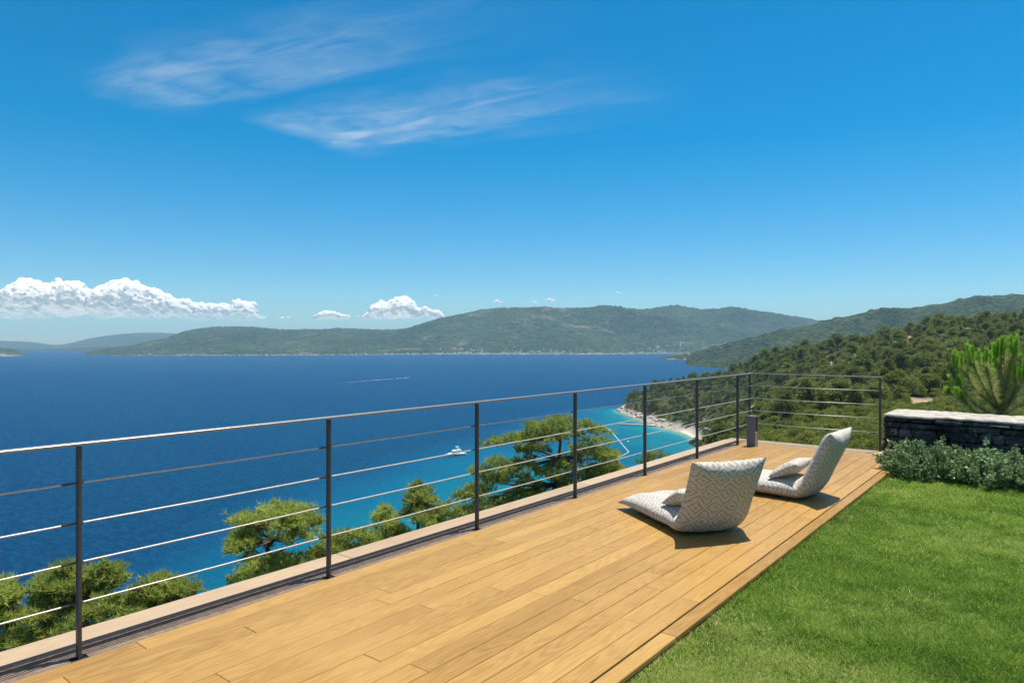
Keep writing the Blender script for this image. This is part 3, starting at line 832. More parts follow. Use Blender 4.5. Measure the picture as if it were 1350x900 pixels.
def pillow_mesh(name, mid, width, T, seed, pinch=(1.0, 1.0), ns=64, nw=30, tex=1.0, ctr=0.0):
    """puffed cushion about a bent middle line (x, z); edges close in a seam, corners stay pointed"""
    mid = np.array(mid, float)
    seg = np.r_[0, np.cumsum(np.linalg.norm(np.diff(mid, axis=0), axis=1))]; L = seg[-1]
    s = np.linspace(0, L, ns); cx = np.interp(s, seg, mid[:, 0]); cz = np.interp(s, seg, mid[:, 1])
    for _ in range(4):
        cx[1:-1] = (cx[:-2] + 2 * cx[1:-1] + cx[2:]) / 4; cz[1:-1] = (cz[:-2] + 2 * cz[1:-1] + cz[2:]) / 4
    tx = np.gradient(cx); tz = np.gradient(cz); ln = np.hypot(tx, tz); nx, nz_ = -tz / ln, tx / ln
    tt = np.linspace(-1, 1, nw)
    e0 = np.clip(s / (0.30 * L * pinch[0] + 1e-6), 0, 1); e1 = np.clip((L - s) / (0.30 * L * pinch[1] + 1e-6), 0, 1)
    es = np.sqrt(1 - (1 - e0) ** 2) * np.sqrt(1 - (1 - e1) ** 2)
    ew = (1 - np.abs(tt) ** 3.2) ** 0.62
    h = T / 2 * es[:, None] * ew[None, :]
    # seams pull in between the corners
    hw = width / 2 * (1 - 0.045 * np.sin(np.pi * s / L))
    pull = 0.03 * (1 - tt ** 2)
    Vs = []; UV = []
    for sg in (1, -1):
        q = np.stack([np.broadcast_to(s[:, None], (ns, nw)), np.broadcast_to(tt[None, :], (ns, nw))], -1)
        w_ = (fbm(q + sg * 3.3, seed, 0.30, 3) - .45) * 0.030 * ew[None, :] * es[:, None]
        off = sg * h + w_
        sh = np.clip((0.12 - s) / .12, 0, 1)[:, None] * pull[None, :] - np.clip((s - L + .12) / .12, 0, 1)[:, None] * pull[None, :]
        X = cx[:, None] + nx[:, None] * off + (tx / ln)[:, None] * sh; Zc_ = cz[:, None] + nz_[:, None] * off + (tz / ln)[:, None] * sh
        Y = hw[:, None] * tt[None, :]
        Vs.append(np.stack([X, Y, Zc_], -1).reshape(-1, 3))
        UV.append(np.stack([(Y + sg * .37 + ctr), np.broadcast_to(s[:, None] + .0, Y.shape)], -1).reshape(-1, 2) * tex)
    F = grid_faces(ns, nw)
    V = np.concatenate(Vs); FF = np.concatenate([F, (F + ns * nw)[:, ::-1]])
    me = mesh_np(name, V, FF, smooth=True, mats=[M_IKAT], uv=np.concatenate(UV))
    import bmesh
    bm = bmesh.new(); bm.from_mesh(me); bmesh.ops.remove_doubles(bm, verts=bm.verts, dist=0.0012)
    bmesh.ops.recalc_face_normals(bm, faces=bm.faces); bm.to_mesh(me); bm.free()
    for p_ in me.polygons: p_.use_smooth = True
    return me


def lounger(loc_, rz, seat, back, lean, label, T, seed):
    root = empty('floor_lounger', (*loc_, 0), rz, label=label, cat='lounger', group='patterned floor loungers on the deck')
    h = T / 2
    mid = [(seat, 0.055), (seat * .75, h), (0.10, h), (0.045, h + .01), (0.0, h + .05)]
    cx0, cz0 = 0.0, h + .05
    d = (math.sin(math.radians(lean)), math.cos(math.radians(lean)))
    seat_pts = [(seat, 0.050), (seat * .92, h * .86), (seat * .7, h), (0.12, h), (-.03, h * .98)]
    back_pts = [(.05, h * .80), (-.03, h * .95)] + [(-.07 - d[0] * back * k, h + .02 + d[1] * back * k) for k in (.10, .5, 1.0)]
    me = pillow_mesh('seat_cushion', seat_pts[::-1], .66, T, seed, (.10, 1.1), tex=1.0); link('seat_cushion', me, root)
    me = pillow_mesh('backrest_cushion', back_pts, .67, T * .84, seed + 3, (.16, .7), tex=1.0, ctr=.1); link('backrest_cushion', me, root)
    return root


A1 = np.array((-2.359, 4.94)); hd1 = np.array((.54, .84))
m1 = A1 + hd1 * .325
L1 = lounger((m1[0], m1[1]), math.radians(180 - 32.7), 0.90, 0.56, 24, 'nearer patterned floor lounger, its tall back turned towards the grass', 0.18, 5)
L2 = lounger((-1.93, 7.00), math.radians(180 - 3), 0.98, 0.62, 25, 'farther patterned floor lounger seen from its side, near the hedge', 0.19, 15)


def throw_pillow(root, lx, lz, tilt, w, d, label, seed):
    me = pillow_mesh('lumbar_pillow', [(-d / 2, 0), (0, 0.0), (d / 2, 0)], w, .13, seed, (1.3, 1.3), 30, 30, ctr=.23)
    o = link('lumbar_pillow', me)
    o.matrix_world = Matrix.Translation(root.location) @ Matrix.Rotation(root.rotation_euler.z, 4, 'Z') @ Matrix.Translation((lx, 0, lz)) @ Matrix.Rotation(math.radians(tilt), 4, 'Y')
    tag(o, label, 'pillow', 'small pillows on the floor loungers')


throw_pillow(L1, .15, .248, 28, .50, .30, 'small patterned pillow mostly hidden behind the backrest of the nearer lounger', 21)
throw_pillow(L2, .135, .262, 30, .50, .32, 'small patterned pillow leaning on the backrest of the farther lounger', 24)

# ------------------------------------------------------------------ lawn
lx = np.linspace(-1.52, 14, 80); ly = np.linspace(-8, 9.6, 90)
LX, LY = np.meshgrid(lx, ly, indexing='ij')
LZ = -0.052 + (fbm(np.stack([LX, LY], -1), 61, 1.2, 3) - .45) * 0.03
me = mesh_np('lawn_soil', np.stack([LX, LY, LZ], -1), grid_faces(80, 90), smooth=True, mats=[M_TURF]); tag(link('lawn_soil', me), kind='structure')
mb = MB(); mb.box((6.2, .8, -1.2), (15.6, 17.4, 2.2)); tag(mb.build('garden_terrace_fill', M_SOIL), kind='structure')
NB = 520000
Zs = 2.3 * (8.9 / 2.3) ** rng.random(NB * 2); pxs = np.where(rng.random(NB * 2) < .78, rng.uniform(690, 1500, NB * 2), rng.uniform(1500, 2700, NB * 2))
Xs = (pxs - 675) / FPX * Zs
bx = Xs * CY - Zs * SY; by = Xs * SY + Zs * CY
ok = (bx > -1.522) & (by < 9.0) & (rng.random(NB * 2) < 1.0)
bx, by, bZ = bx[ok][:NB], by[ok][:NB], Zs[ok][:NB]; nb = len(bx)
P2 = np.stack([bx, by], -1)
big = fbm(P2, 62, 0.9, 4); small = fbm(P2, 66, 0.16, 3)
dry = np.clip((3.98 - 0.30 * (bx + 1.5) + (fbm(P2, 70, .3, 3) - .45) * .35 - by) / .22, 0, 1)
cl = fbm(P2, 77, 0.10, 2)
hgt = (0.018 + 0.020 * small + 0.010 * rng.random(nb)) * (1 - .30 * dry) * (1 + (cl > .62) * .55)
edge = np.clip(1 - (bx + 1.522) / .06, 0, 1)
hgt = hgt * (1 + 1.3 * edge * rng.random(nb) ** 1.5)
weed = (fbm(P2, 83, .22, 2) > .60) & (rng.random(nb) < .25); hgt = np.where(weed, hgt * 1.4, hgt) * .88
ang = rng.uniform(0, 2 * np.pi, nb); ang = np.where((edge > 0) & (rng.random(nb) < .6), np.pi + rng.normal(0, .7, nb), ang); lean = rng.uniform(.3, 1.7, nb) * hgt
z0 = -0.054 + (fbm(P2, 61, 1.2, 3) - .45) * 0.03
wd = (0.0022 + .0016 * rng.random(nb)) * (0.7 + bZ / 5.5)
ca, sa = np.cos(ang), np.sin(ang)
fa = rng.uniform(0, 2 * np.pi, nb)
b0 = np.stack([bx - np.cos(fa) * wd, by - np.sin(fa) * wd, z0], -1); b1 = np.stack([bx + np.cos(fa) * wd, by + np.sin(fa) * wd, z0], -1)
b2 = np.stack([bx + ca * lean, by + sa * lean, z0 + hgt], -1)
tone = 0.02 + .85 * big + .55 * (small - .4) + rng.normal(0, .15, nb) + dry * .20
straw = rng.random(nb) < (0.035 + .24 * dry + .10 * (fbm(P2, 88, .5, 3) > .55)); tone = np.where(straw, rng.uniform(.8, 1, nb), np.clip(tone, 0, .76))
me = mesh_np('grass', np.stack([b0, b1, b2], 1).reshape(-1, 3), np.arange(nb * 3).reshape(-1, 3), tone=np.repeat(tone, 3), mats=[M_GRASS])
tag(link('grass', me), kind='stuff')

# ------------------------------------------------------------------ stone wall, hedge and young pine at the right


def m_stone():
    m, t = new_mat('dark_field_stone')
    co = t.n('ShaderNodeTexCoord').outputs['Object']; a = t.n('ShaderNodeAttribute', attribute_name='tone').outputs['Fac']
    n1 = t.noise(co, 17.0, 7, 0.75); n2 = t.noise(co, 3.5, 5, 0.65)
    c = t.mix(a, (0.030, 0.032, 0.036), (0.135, 0.138, 0.142))
    c = t.mix(t.ramp(n1, 0.53, 0.64, 0, .85), c, (0.27, 0.27, 0.26)); c = t.mix(t.ramp(n2, 0.50, 0.68, 0, .7), c, (0.018, 0.019, 0.022))
    finish(t, c, 0.9, bump=n1, bs=1.0, bd=0.05, spec=0.2)
    return m


M_STONE = m_stone()
M_CAP = simple('pale_mortar_cap', (0.36, 0.335, 0.30), 0.9, 0, 0.28, 9, bs=1.0)
WX0, WX1, WY0, WY1, WH = -1.72, 7.6, 9.62, 10.46, 0.585
wall = empty('stone_wall', ((WX0 + WX1) / 2, (WY0 + WY1) / 2, -.1), label='low dark stone wall with a pale mortar top at the end of the lawn', cat='wall')
rs = random.Random(11)


def stone_course(mb, axis):
    z = -0.12
    while z < WH - .05:
        h = rs.uniform(.05, .125)
        if z + h > WH - .075: h = WH - .02 - z
        a, b = (WX0, WX1) if axis == 'x' else (WY0 + .10, WY1)
        while a < b - .02:
            L = min(rs.uniform(.10, .36), b - a)
            if b - a - L < .12: L = b - a
            dpt = .14 + rs.uniform(-.03, .03); g = .006
            c = (a + L / 2, WY0 + .07 + rs.uniform(-.004, .01), z + h / 2) if axis == 'x' else (WX0 + .06, a + L / 2, z + h / 2)
            d = (L - g, dpt, h - g) if axis == 'x' else (dpt - .02, L - g, h - g)
            n0 = len(mb.v); mb.box(c, d, rz=rs.uniform(-.012, .012), bev=.016, tone=rs.random() ** 1.4)
            for k in range(n0, len(mb.v)):
                v = mb.v[k]; mb.v[k] = (v[0] + rs.uniform(-.018, .018), v[1] + rs.uniform(-.016, .016), v[2] + rs.uniform(-.013, .013))
            a += L
        z += h


mb = MB(); stone_course(mb, 'x'); stone_course(mb, 'y')
mb.box(((WX0 + WX1) / 2 + .05, (WY0 + WY1) / 2 + .05, WH / 2 - .08), (WX1 - WX0 - .22, WY1 - WY0 - .2, WH + .06), tone=.05)
loc(mb.build('masonry', M_STONE), wall)
nx_, ny_ = 260, 26
ux, uy = np.meshgrid(np.linspace(0, 1, nx_), np.linspace(0, 1, ny_), indexing='ij')
fx = WX0 - .006 + ux * (WX1 - WX0); fy = WY0 - .004 + uy * (WY1 - WY0)
q = np.stack([fx, fy], -1); rag = (fbm(q, 90, .22, 4) - .45)
edge = np.minimum(np.minimum(uy, 1 - uy) * (WY1 - WY0), np.minimum(ux, 1 - ux) * (WX1 - WX0))
fy = fy + np.where(uy == 0, rag * .05, 0); fx = fx + np.where(ux == 0, rag * .04, 0)
topz = WH + .004 + rag * .028 + np.clip(edge / .02, 0, 1) ** .5 * .010 + (fbm(q, 95, .06, 3) - .45) * .022
V = np.concatenate([np.stack([fx, fy, topz], -1).reshape(-1, 3), np.stack([fx, fy, topz * 0 + WH - .018 + rag * .05], -1).reshape(-1, 3)])
F = grid_faces(nx_, ny_); N_ = nx_ * ny_
ids = np.arange(N_).reshape(nx_, ny_)
rim = np.concatenate([ids[:, 0], ids[-1, 1:], ids[::-1, -1][1:], ids[0, ::-1][1:]])
sd = np.stack([rim[:-1], rim[:-1] + N_, rim[1:] + N_, rim[1:]], -1)
loc(link('cap', mesh_np('cap', V, np.concatenate([F, sd]), smooth=False, mats=[M_CAP])), wall)


def leaf_quads(P, D, size, r_, aspect=.45, bend=.25):
    """one pointed leaf (two triangles folded along the rib) at each P along direction D"""
    n = len(P); size = size if hasattr(size, '__len__') else np.full(n, size)
    D = D / np.linalg.norm(D, axis=1, keepdims=True)
    R = r_.normal(size=(n, 3)); S_ = np.cross(D, R); S_ /= np.linalg.norm(S_, axis=1, keepdims=True); U = np.cross(S_, D)
    s = size[:, None]
    a = P; b = P + D * s * .5 + S_ * s * aspect * .5 + U * s * bend * .3; c = P + D * s - U * s * .08; d = P + D * s * .5 - S_ * s * aspect * .5 + U * s * bend * .3
    V = np.stack([a, b, c, d], 1).reshape(-1, 3); F = np.arange(4 * n).reshape(-1, 4)
    return V, F


def hedge_shrub(cx, cy, rx, ry, h, label, seed):
    root = empty('shrub', (cx, cy, -.06), label=label, cat='shrub', group=None)
    r_ = np.random.default_rng(seed); mb = MB(); tips = []
    nst = int(170 * rx * ry / (.5 * .4))
    for k in range(nst):
        a = r_.uniform(0, 6.283); q = math.sqrt(r_.random())
        bx_, by_ = math.cos(a) * q * rx, math.sin(a) * q * ry
        dome = (1 - q ** 3.0 * .62) * h * r_.uniform(.78, 1.06) + (r_.random() < .10) * r_.uniform(.03, .12)
        p0 = Vector((bx_ * .75, by_ * .75, 0)); p1 = Vector((bx_ * .95 + r_.normal() * .03, by_ * .95 + r_.normal() * .03, dome * .6)); p2 = Vector((bx_ * 1.08 + r_.normal() * .04, by_ * 1.08 + r_.normal() * .04, dome))
        mb.tube([p0, p1, p2], (.004, .003, .0015), 4, cap=False); tips.append((p0, p1, p2))
    mb.build('stems', M_TWIG, root)
    P = []; D = []; T = []
    for p0, p1, p2 in tips:
        tn = r_.random()
        for k in range(44):
            u = r_.random() ** .7
            p = (p0.lerp(p1, u * 2) if u < .5 else p1.lerp(p2, u * 2 - 1)); ax = (p2 - p1).normalized()
            d = np.array(ax) * .55 + r_.normal(size=3) * .75; d[2] += .2
            P.append(np.array(p) + r_.normal(size=3) * .012); D.append(d); T.append(np.clip(tn * .6 + r_.random() * .4, 0, 1))
    P = np.array(P); V, F = leaf_quads(P, np.array(D), r_.uniform(.026, .050, len(P)), r_, .52)
    link('foliage', mesh_np('foliage', V, F, tone=np.repeat(T, 4), mats=[M_HEDGE]), root)
    return root


hedge = [(-1.22, 9.12, .46, .42, .40, 'rounded grey-green shrub at the deck corner, first in the row by the wall'),
         (-.55, 9.12, .50, .44, .37, 'grey-green shrub in front of the stone wall, second along from the deck corner'),
         (.15, 9.14, .52, .45, .38, 'grey-green shrub before the stone wall, third along from the deck'),
         (.90, 9.12, .55, .46, .40, 'grey-green shrub before the stone wall, fourth along from the deck'),
         (1.75, 9.12, .60, .46, .38, 'grey-green shrub at the edge of view, fifth along the stone wall')]
for k, a in enumerate(hedge): tag(hedge_shrub(*a, 200 + k), group='row of low shrubs before the stone wall')


def needles(P, D, L, wd, r_):
    n = len(P); D = D / np.linalg.norm(D, axis=1, keepdims=True)
    S_ = np.cross(D, r_.normal(size=(n, 3))); S_ /= np.linalg.norm(S_, axis=1, keepdims=True)
    L = L if hasattr(L, '__len__') else np.full(n, L); wd = wd if hasattr(wd, '__len__') else np.full(n, wd)
    V = np.stack([P - S_ * wd[:, None] / 2, P + S_ * wd[:, None] / 2, P + D * L[:, None]], 1).reshape(-1, 3)
    return V, np.arange(3 * n).reshape(-1, 3)


def young_pine():
    Zp = 13.0; base = at(1312, 560, Zp); gz_ = terr1(base.x * CY + base.y * SY, -base.x * SY + base.y * CY)
    root = empty('young_pine', (base.x, base.y, gz_), label='young pine with bright green upright shoots behind the stone wall', cat='tree')
    r_ = np.random.default_rng(77); mb = MB(); O = root.location
    foot = Vector((0, 0, -.1)); crown = at(1316, 575, Zp) - O
    tr_ = MB(); tr_.tube([foot, foot.lerp(crown, .5) + Vector((.04, .03, 0)), crown, at(1322, 510, Zp) - O, at(1322, 480, Zp) - O], (.06, .05, .035, .02, .008), 8); tr_.build('trunk', M_BRANCH, root)
    # groups of candles: (px, py of the foot of the group, number, spread px, height px)
    grp = [(1268, 486, 7, 14, 24), (1283, 478, 5, 8, 22), (1300, 482, 4, 9, 20), (1308, 478, 4, 5, 26), (1322, 470, 8, 15, 24), (1334, 468, 5, 8, 30), (1318, 488, 6, 11, 16), (1308, 500, 3, 7, 12),
           (1262, 506, 4, 9, 12), (1255, 518, 4, 9, 10), (1268, 524, 4, 8, 13), (1343, 500, 5, 9, 16), (1352, 488, 5, 10, 22), (1366, 480, 6, 12, 24), (1385, 500, 6, 12, 20), (1400, 515, 5, 12, 16)]
    cP, cD, cT = [], [], []; lP, lD = [], []
    for (px, py, n, sp, hp) in grp:
        zc = Zp + r_.uniform(-.35, .35)
        tip = at(px, py, zc) - O; st = crown.lerp(at(1320, 520, Zp) - O, max(0, min(1, (545 - py) / 60)) * .6)
        mid = st.lerp(tip, .55) + Vector((0, 0, -.10))
        b_ = MB(); b_.tube([st, mid, tip], (.018, .012, .007), 6); b_.build('branch', M_BRANCH, root)
        for k in range(760):                                   # long pale needles along the branch
            u = r_.random() ** .6; p = st.lerp(mid, u * 2) if u < .5 else mid.lerp(tip, u * 2 - 1); ax = (tip - st).normalized()
            d = np.array(ax) * .7 + r_.normal(size=3) * .6; lP.append(np.array(p)); lD.append(d)
        for k in range(n):
            c0 = at(px + r_.uniform(-sp, sp) * .8, py + r_.uniform(-2, 5), zc + r_.uniform(-.12, .12)) - O
            hh = hp * r_.uniform(.65, 1.1) / FPX * Zp; ln = Vector((r_.normal() * .10 + (px - 1318) * .0012, r_.normal() * .1, 1)).normalized()
            m_ = 260; u = r_.random(m_); az = r_.uniform(0, 6.283, m_)
            e1 = np.array(ln.orthogonal().normalized()); e2 = np.cross(np.array(ln), e1)
            d = np.array(ln)[None] * .95 + (np.cos(az)[:, None] * e1 + np.sin(az)[:, None] * e2) * (1.0 - .5 * u[:, None])
            V, F = needles(np.array(c0)[None] + np.array(ln)[None] * (u * hh)[:, None], d, r_.uniform(.05, .11, m_), .010, r_)
            link('shoot', mesh_np('shoot', V, F, tone=np.repeat(np.clip(.35 + .5 * r_.random() + .2 * r_.random(m_), 0, .9), 3), mats=[M_CANDLE]), root)
    lP, lD = np.array(lP), np.array(lD)
    V, F = needles(lP, lD, r_.uniform(.12, .24, len(lP)), .008, r_)
    link('old_needles', mesh_np('old_needles', V, F, tone=np.repeat(r_.random(len(lP)), 3), mats=[M_LONGN]), root)


young_pine()

# ------------------------------------------------------------------ tall pines on the slope below the deck


def pine(label, Z, trunk, pads, seed, dens=1.0, tuft=.23, dz=1.0):
    """trunk: photo pixels of its line from the ground up; pads: (px, py, half width, half height) of each needle bough"""
    r_ = np.random.default_rng(seed)
    b = at(*trunk[0], Z); X, Zz = b.x * CY + b.y * SY, -b.x * SY + b.y * CY; gz_ = terr1(X, Zz)
    root = empty('pine_tree', (b.x, b.y, gz_), label=label, cat='tree', group='pines on the slope below the deck'); O = root.location
    tp = [at(px, py, Z) - O for px, py in trunk]; hgt_ = tp[-1].z
    pts = [Vector((r_.normal() * .1, r_.normal() * .1, -.2)), Vector((0, 0, max(.5, tp[0].z * .5)))] + tp
    rad = np.linspace(.024 * max(hgt_, 5), .035, len(pts))
    t_ = MB(); t_.tube(pts, list(rad), 9); t_.build('trunk', M_BARK, root)
    lm = MB(); P = []; D = []; T = []
    allp = []
    for (px, py, wx, wy) in pads:
        R = wx / FPX * Z; h = wy / FPX * Z
        c = at(px, py, Z + r_.uniform(-.8, .8) * R * dz) - O
        allp.append((c, R, h))
        for _ in range(1):                                  # the same bough again, deeper or nearer, so the crown is round
            c2 = at(px + r_.uniform(-.6, .6) * wx, py + r_.uniform(0, 1) * wy, Z + r_.uniform(.5, 1.8) * R * r_.choice((-1, 1)) * dz) - O
            allp.append((c2, R * .85, h))
    for c, R, h in allp:
        i = max(1, min(len(pts) - 1, sum(1 for q in pts if q.z < c.z - R * .35)))
        a0 = pts[i - 1].lerp(pts[i], .6); m_ = a0.lerp(c, .55) + Vector((0, 0, -.18 * R))
        lm.tube([a0, m_, c - Vector((0, 0, h * .5))], (.035 + .014 * R, .02 + .008 * R, .010), 6)
        ns = int((36 + 165 * R * max(h, .40 * R)) * dens)
        hh = max(h * 1.2, .24 * R)
        tn = r_.random()
        for k in range(max(4, ns // 9)):                    # sprays
            d = r_.normal(size=3); d /= np.linalg.norm(d); d[2] = abs(d[2]) * .95 - .20; q = r_.uniform(.45, 1.0)
            s0 = np.array(c) + d * np.array([R, R, hh]) * q
            if k % 3 == 0: lm.tube([c - Vector((0, 0, h * .5)), Vector(s0)], (.012, .006), 4, cap=False)
            t2 = np.clip(tn * .4 + r_.random() * .6, 0, 1)
            for j in range(11):
                p = s0 + r_.normal(size=3) * np.array([.15, .15, .085]) * (.5 + R * .30)
                ax = d * .5 + np.array([0, 0, .75]) + r_.normal(size=3) * .5
                P.append(p); D.append(ax); T.append(t2)
    lm.build('boughs', M_BARK, root)
    P, D, T = np.array(P), np.array(D), np.array(T); D /= np.linalg.norm(D, axis=1, keepdims=True)
    m_ = 9; n = len(P)
    PP = np.repeat(P, m_, 0); DD = np.repeat(D, m_, 0) * .75 + r_.normal(size=(n * m_, 3)) * .55
    brown = (r_.random(n) < .012)
    TT = np.clip(T * .85 + r_.normal(0, .14, n), 0, .9); TT[brown] = 1
    V, F = needles(PP, DD, r_.uniform(.7, 1.15, n * m_) * tuft, tuft * .135, r_)
    link('needles', mesh_np('needles', V, F, tone=np.repeat(TT, 3 * m_), mats=[M_PINE]), root)
    return root


pine('broad umbrella pine with a dark leaning trunk, tallest of the pines behind the railing', 30, [(728, 715), (726, 660), (735, 625), (738, 590), (742, 562)],
     [(745, 556, 34, 7), (715, 561, 26, 6), (775, 566, 24, 7), (690, 577, 30, 6), (660, 582, 18, 5), (735, 574, 45, 9), (785, 585, 26, 9), (705, 592, 24, 7), (760, 597, 34, 10), (795, 600, 16, 7), (690, 610, 26, 8),
      (655, 612, 26, 8), (632, 622, 18, 7), (735, 615, 20, 8), (770, 622, 30, 12), (800, 618, 20, 8), (665, 632, 30, 9), (640, 645, 30, 10), (625, 655, 22, 9), (700, 640, 22, 9), (740, 645, 34, 12), (785, 645, 34, 12), (720, 625, 26, 9), (755, 632, 30, 10), (690, 652, 34, 11), (640, 668, 30, 10), (725, 660, 34, 11), (775, 662, 34, 11), (670, 620, 16, 6),
      (660, 662, 34, 10), (700, 668, 30, 10), (750, 672, 34, 12), (620, 680, 26, 10), (800, 660, 26, 10)], 301, 1.0)
pine('small round-topped pine just past the umbrella pine, low against the bay', 33, [(808, 680), (806, 640), (806, 605)],
     [(806, 600, 10, 6), (802, 612, 18, 8), (812, 622, 18, 8), (800, 634, 24, 9), (815, 645, 20, 9), (795, 655, 28, 10)], 302)
pine('pointed bushy pine between the two umbrella pines', 26, [(552, 740), (551, 690), (549, 640)],
     [(549, 640, 7, 6), (556, 648, 14, 6), (545, 657, 12, 6), (566, 662, 20, 8), (548, 672, 18, 8), (578, 676, 24, 9), (556, 686, 30, 10), (590, 668, 14, 8), (600, 684, 22, 10), (575, 700, 40, 12)], 303)
pine('small dark round pine beside the pointed bushy pine', 26, [(508, 745), (508, 710), (508, 675)],
     [(507, 673, 10, 5), (503, 682, 15, 7), (515, 686, 15, 7), (508, 697, 22, 9), (522, 702, 20, 8), (500, 710, 24, 9)], 304)
pine('flat-topped pine with a forked dark trunk, alone against the blue water', 22, [(358, 800), (360, 750), (352, 722), (366, 705), (372, 685)],
     [(372, 674, 40, 6), (345, 681, 34, 6), (395, 676, 22, 6), (408, 688, 14, 6), (330, 690, 22, 7), (385, 692, 36, 8), (350, 696, 36, 7), (318, 708, 16, 6), (330, 718, 24, 6), (312, 717, 12, 5), (385, 706, 28, 8),
      (345, 735, 26, 8), (372, 742, 24, 8), (350, 756, 38, 10), (390, 752, 30, 10), (325, 764, 20, 8), (360, 772, 44, 10)], 305, 1.05)
pine('low spreading pine filling in behind the first three posts, next to the flat-topped pine', 23, [(445, 780), (446, 740), (447, 710)],
     [(430, 714, 20, 7), (455, 706, 22, 7), (480, 708, 18, 7), (440, 724, 30, 9), (470, 722, 28, 9), (415, 732, 22, 9), (495, 716, 18, 8), (440, 740, 36, 10), (405, 748, 26, 10)], 306)
pine('wide olive pine crown below the nearest post', 18, [(100, 900), (105, 850), (100, 800), (84, 756)],
     [(82, 749, 8, 5), (75, 762, 26, 8), (110, 757, 26, 6), (140, 752, 26, 6), (158, 762, 16, 7), (60, 776, 24, 9), (100, 775, 34, 9), (140, 774, 28, 8), (75, 792, 36, 11), (120, 792, 40, 11), (55, 812, 36, 12),
      (95, 815, 40, 12), (140, 812, 36, 11), (40, 835, 36, 12), (90, 838, 44, 12)], 307, 1.15)
pine('lower pine whose crown spreads to the right of the nearest post', 19, [(200, 880), (205, 830), (208, 785)],
     [(205, 765, 16, 6), (225, 768, 22, 7), (242, 776, 14, 6), (195, 776, 22, 7), (218, 783, 28, 8), (180, 790, 26, 9), (210, 798, 32, 9), (165, 806, 26, 10), (240, 790, 12, 6)], 308, 1.1)
pine('pine crown cut by the picture edge under the cables', 18, [(-10, 900), (-8, 850), (-4, 790)],
     [(0, 772, 22, 7), (10, 784, 16, 7), (-18, 782, 24, 9), (5, 796, 24, 9), (-8, 808, 30, 10), (14, 815, 18, 9), (-10, 828, 36, 12), (5, 845, 30, 10)], 309, 1.1)
pine('little dark pine top peeping over the deck edge near the sandy bay', 46, [(866, 640), (866, 610)],
     [(866, 599, 12, 4), (855, 604, 10, 4), (876, 605, 10, 4), (862, 610, 18, 5), (872, 616, 20, 6)], 310, .8)

# ------------------------------------------------------------------ woodland on the hillside


def crown_mesh(name, R, Hc, lobes, leaf, seed, mat, flat=.8, conic=0.0, dens=1.0):
    r_ = np.random.default_rng(seed); P = []; D = []; T = []; C = []
    for k in range(lobes):
        u = r_.random(); a = r_.uniform(0, 6.283); z = u
        rr = R * (1 - conic * u) * math.sqrt(max(0.05, 1 - (z * .95) ** 2.4)) * r_.uniform(.25, .80)
        lr = R * r_.uniform(.26, .46) * (1 - .3 * u)
        c = np.array([math.cos(a) * rr, math.sin(a) * rr, Hc * (.12 + .78 * z)]); C.append((c, lr)); tn = r_.random()
        n = int(62 * dens * (lr / (R * .36)) ** 2)
        d = r_.normal(size=(n, 3)); d /= np.linalg.norm(d, axis=1, keepdims=True); d[:, 2] = np.where(d[:, 2] < -.35, -d[:, 2], d[:, 2])
        q = r_.uniform(.6, 1.08, (n, 1))
        P.append(c + d * q * lr * np.array([1, 1, flat])); D.append(d * .6 + r_.normal(size=(n, 3)) * .55 + np.array([0, 0, .25])); T.append(np.clip(tn * .55 + r_.random(n) * .45, 0, 1))
    P, D, T = np.concatenate(P), np.concatenate(D), np.concatenate(T)
    V, F = leaf_quads(P, D, r_.uniform(.7, 1.3, len(P)) * leaf, r_, .62)
    return mesh_np(name, V, F, tone=np.repeat(T, 4), mats=[mat]), C


def make_tree(kind, seed):
    r_ = np.random.default_rng(seed + 900)
    if kind == 'pine': R, Hc, z0, me_, nm = 3.6, 4.6, 2.4, ('crown', 34, .33, M_CROWN, .66, .15, 3.4), 'pine_tree'
    elif kind == 'cone': R, Hc, z0, me_, nm = 2.7, 6.2, 1.2, ('crown', 30, .30, M_CROWN, .8, .62, 3.0), 'pine_tree'
    else: R, Hc, z0, me_, nm = 1.9, 2.1, .1, ('crown', 18, .15, M_SHRUB, .85, .1, 5.0), 'maquis_bush'
    cm, C = crown_mesh(me_[0], R, Hc, me_[1], me_[2], seed, me_[3], me_[4], me_[5], me_[6])
    root = bpy.data.objects.new(nm, None); root.empty_display_size = .5
    c = bpy.data.objects.new('crown', cm); c.parent = root; c.location = (0, 0, z0)
    mb = MB(); lean_ = Vector((r_.normal() * .3, r_.normal() * .3, 0)); top = Vector((0, 0, z0 + Hc * .7)) + lean_ * .3
    rt = .05 * R
    mb.tube([Vector((0, 0, -1.2)), Vector((0, 0, .2)) + lean_ * .3, Vector((0, 0, z0)) + lean_, top], (rt * 1.2, rt, rt * .7, rt * .2), 6)
    for cc, lr in C[:10]:
        mb.tube([Vector((0, 0, z0 * .9)) + lean_ * .8, Vector(cc) + Vector((0, 0, z0 - lr * .3))], (rt * .45, rt * .1), 4, cap=False)
    me = bpy.data.meshes.new('trunk'); me.from_pydata([tuple(v) for v in mb.v], [], mb.f); me.materials.append(M_BARK)
    t_ = bpy.data.objects.new('trunk', me); t_.parent = root
    return root, [c, t_]


PROT = {'pine': [make_tree('pine', 400 + k) for k in range(5)], 'cone': [make_tree('cone', 420 + k) for k in range(2)], 'bush': [make_tree('bush', 440 + k) for k in range(3)]}
cand = []
r_ = np.random.default_rng(99)


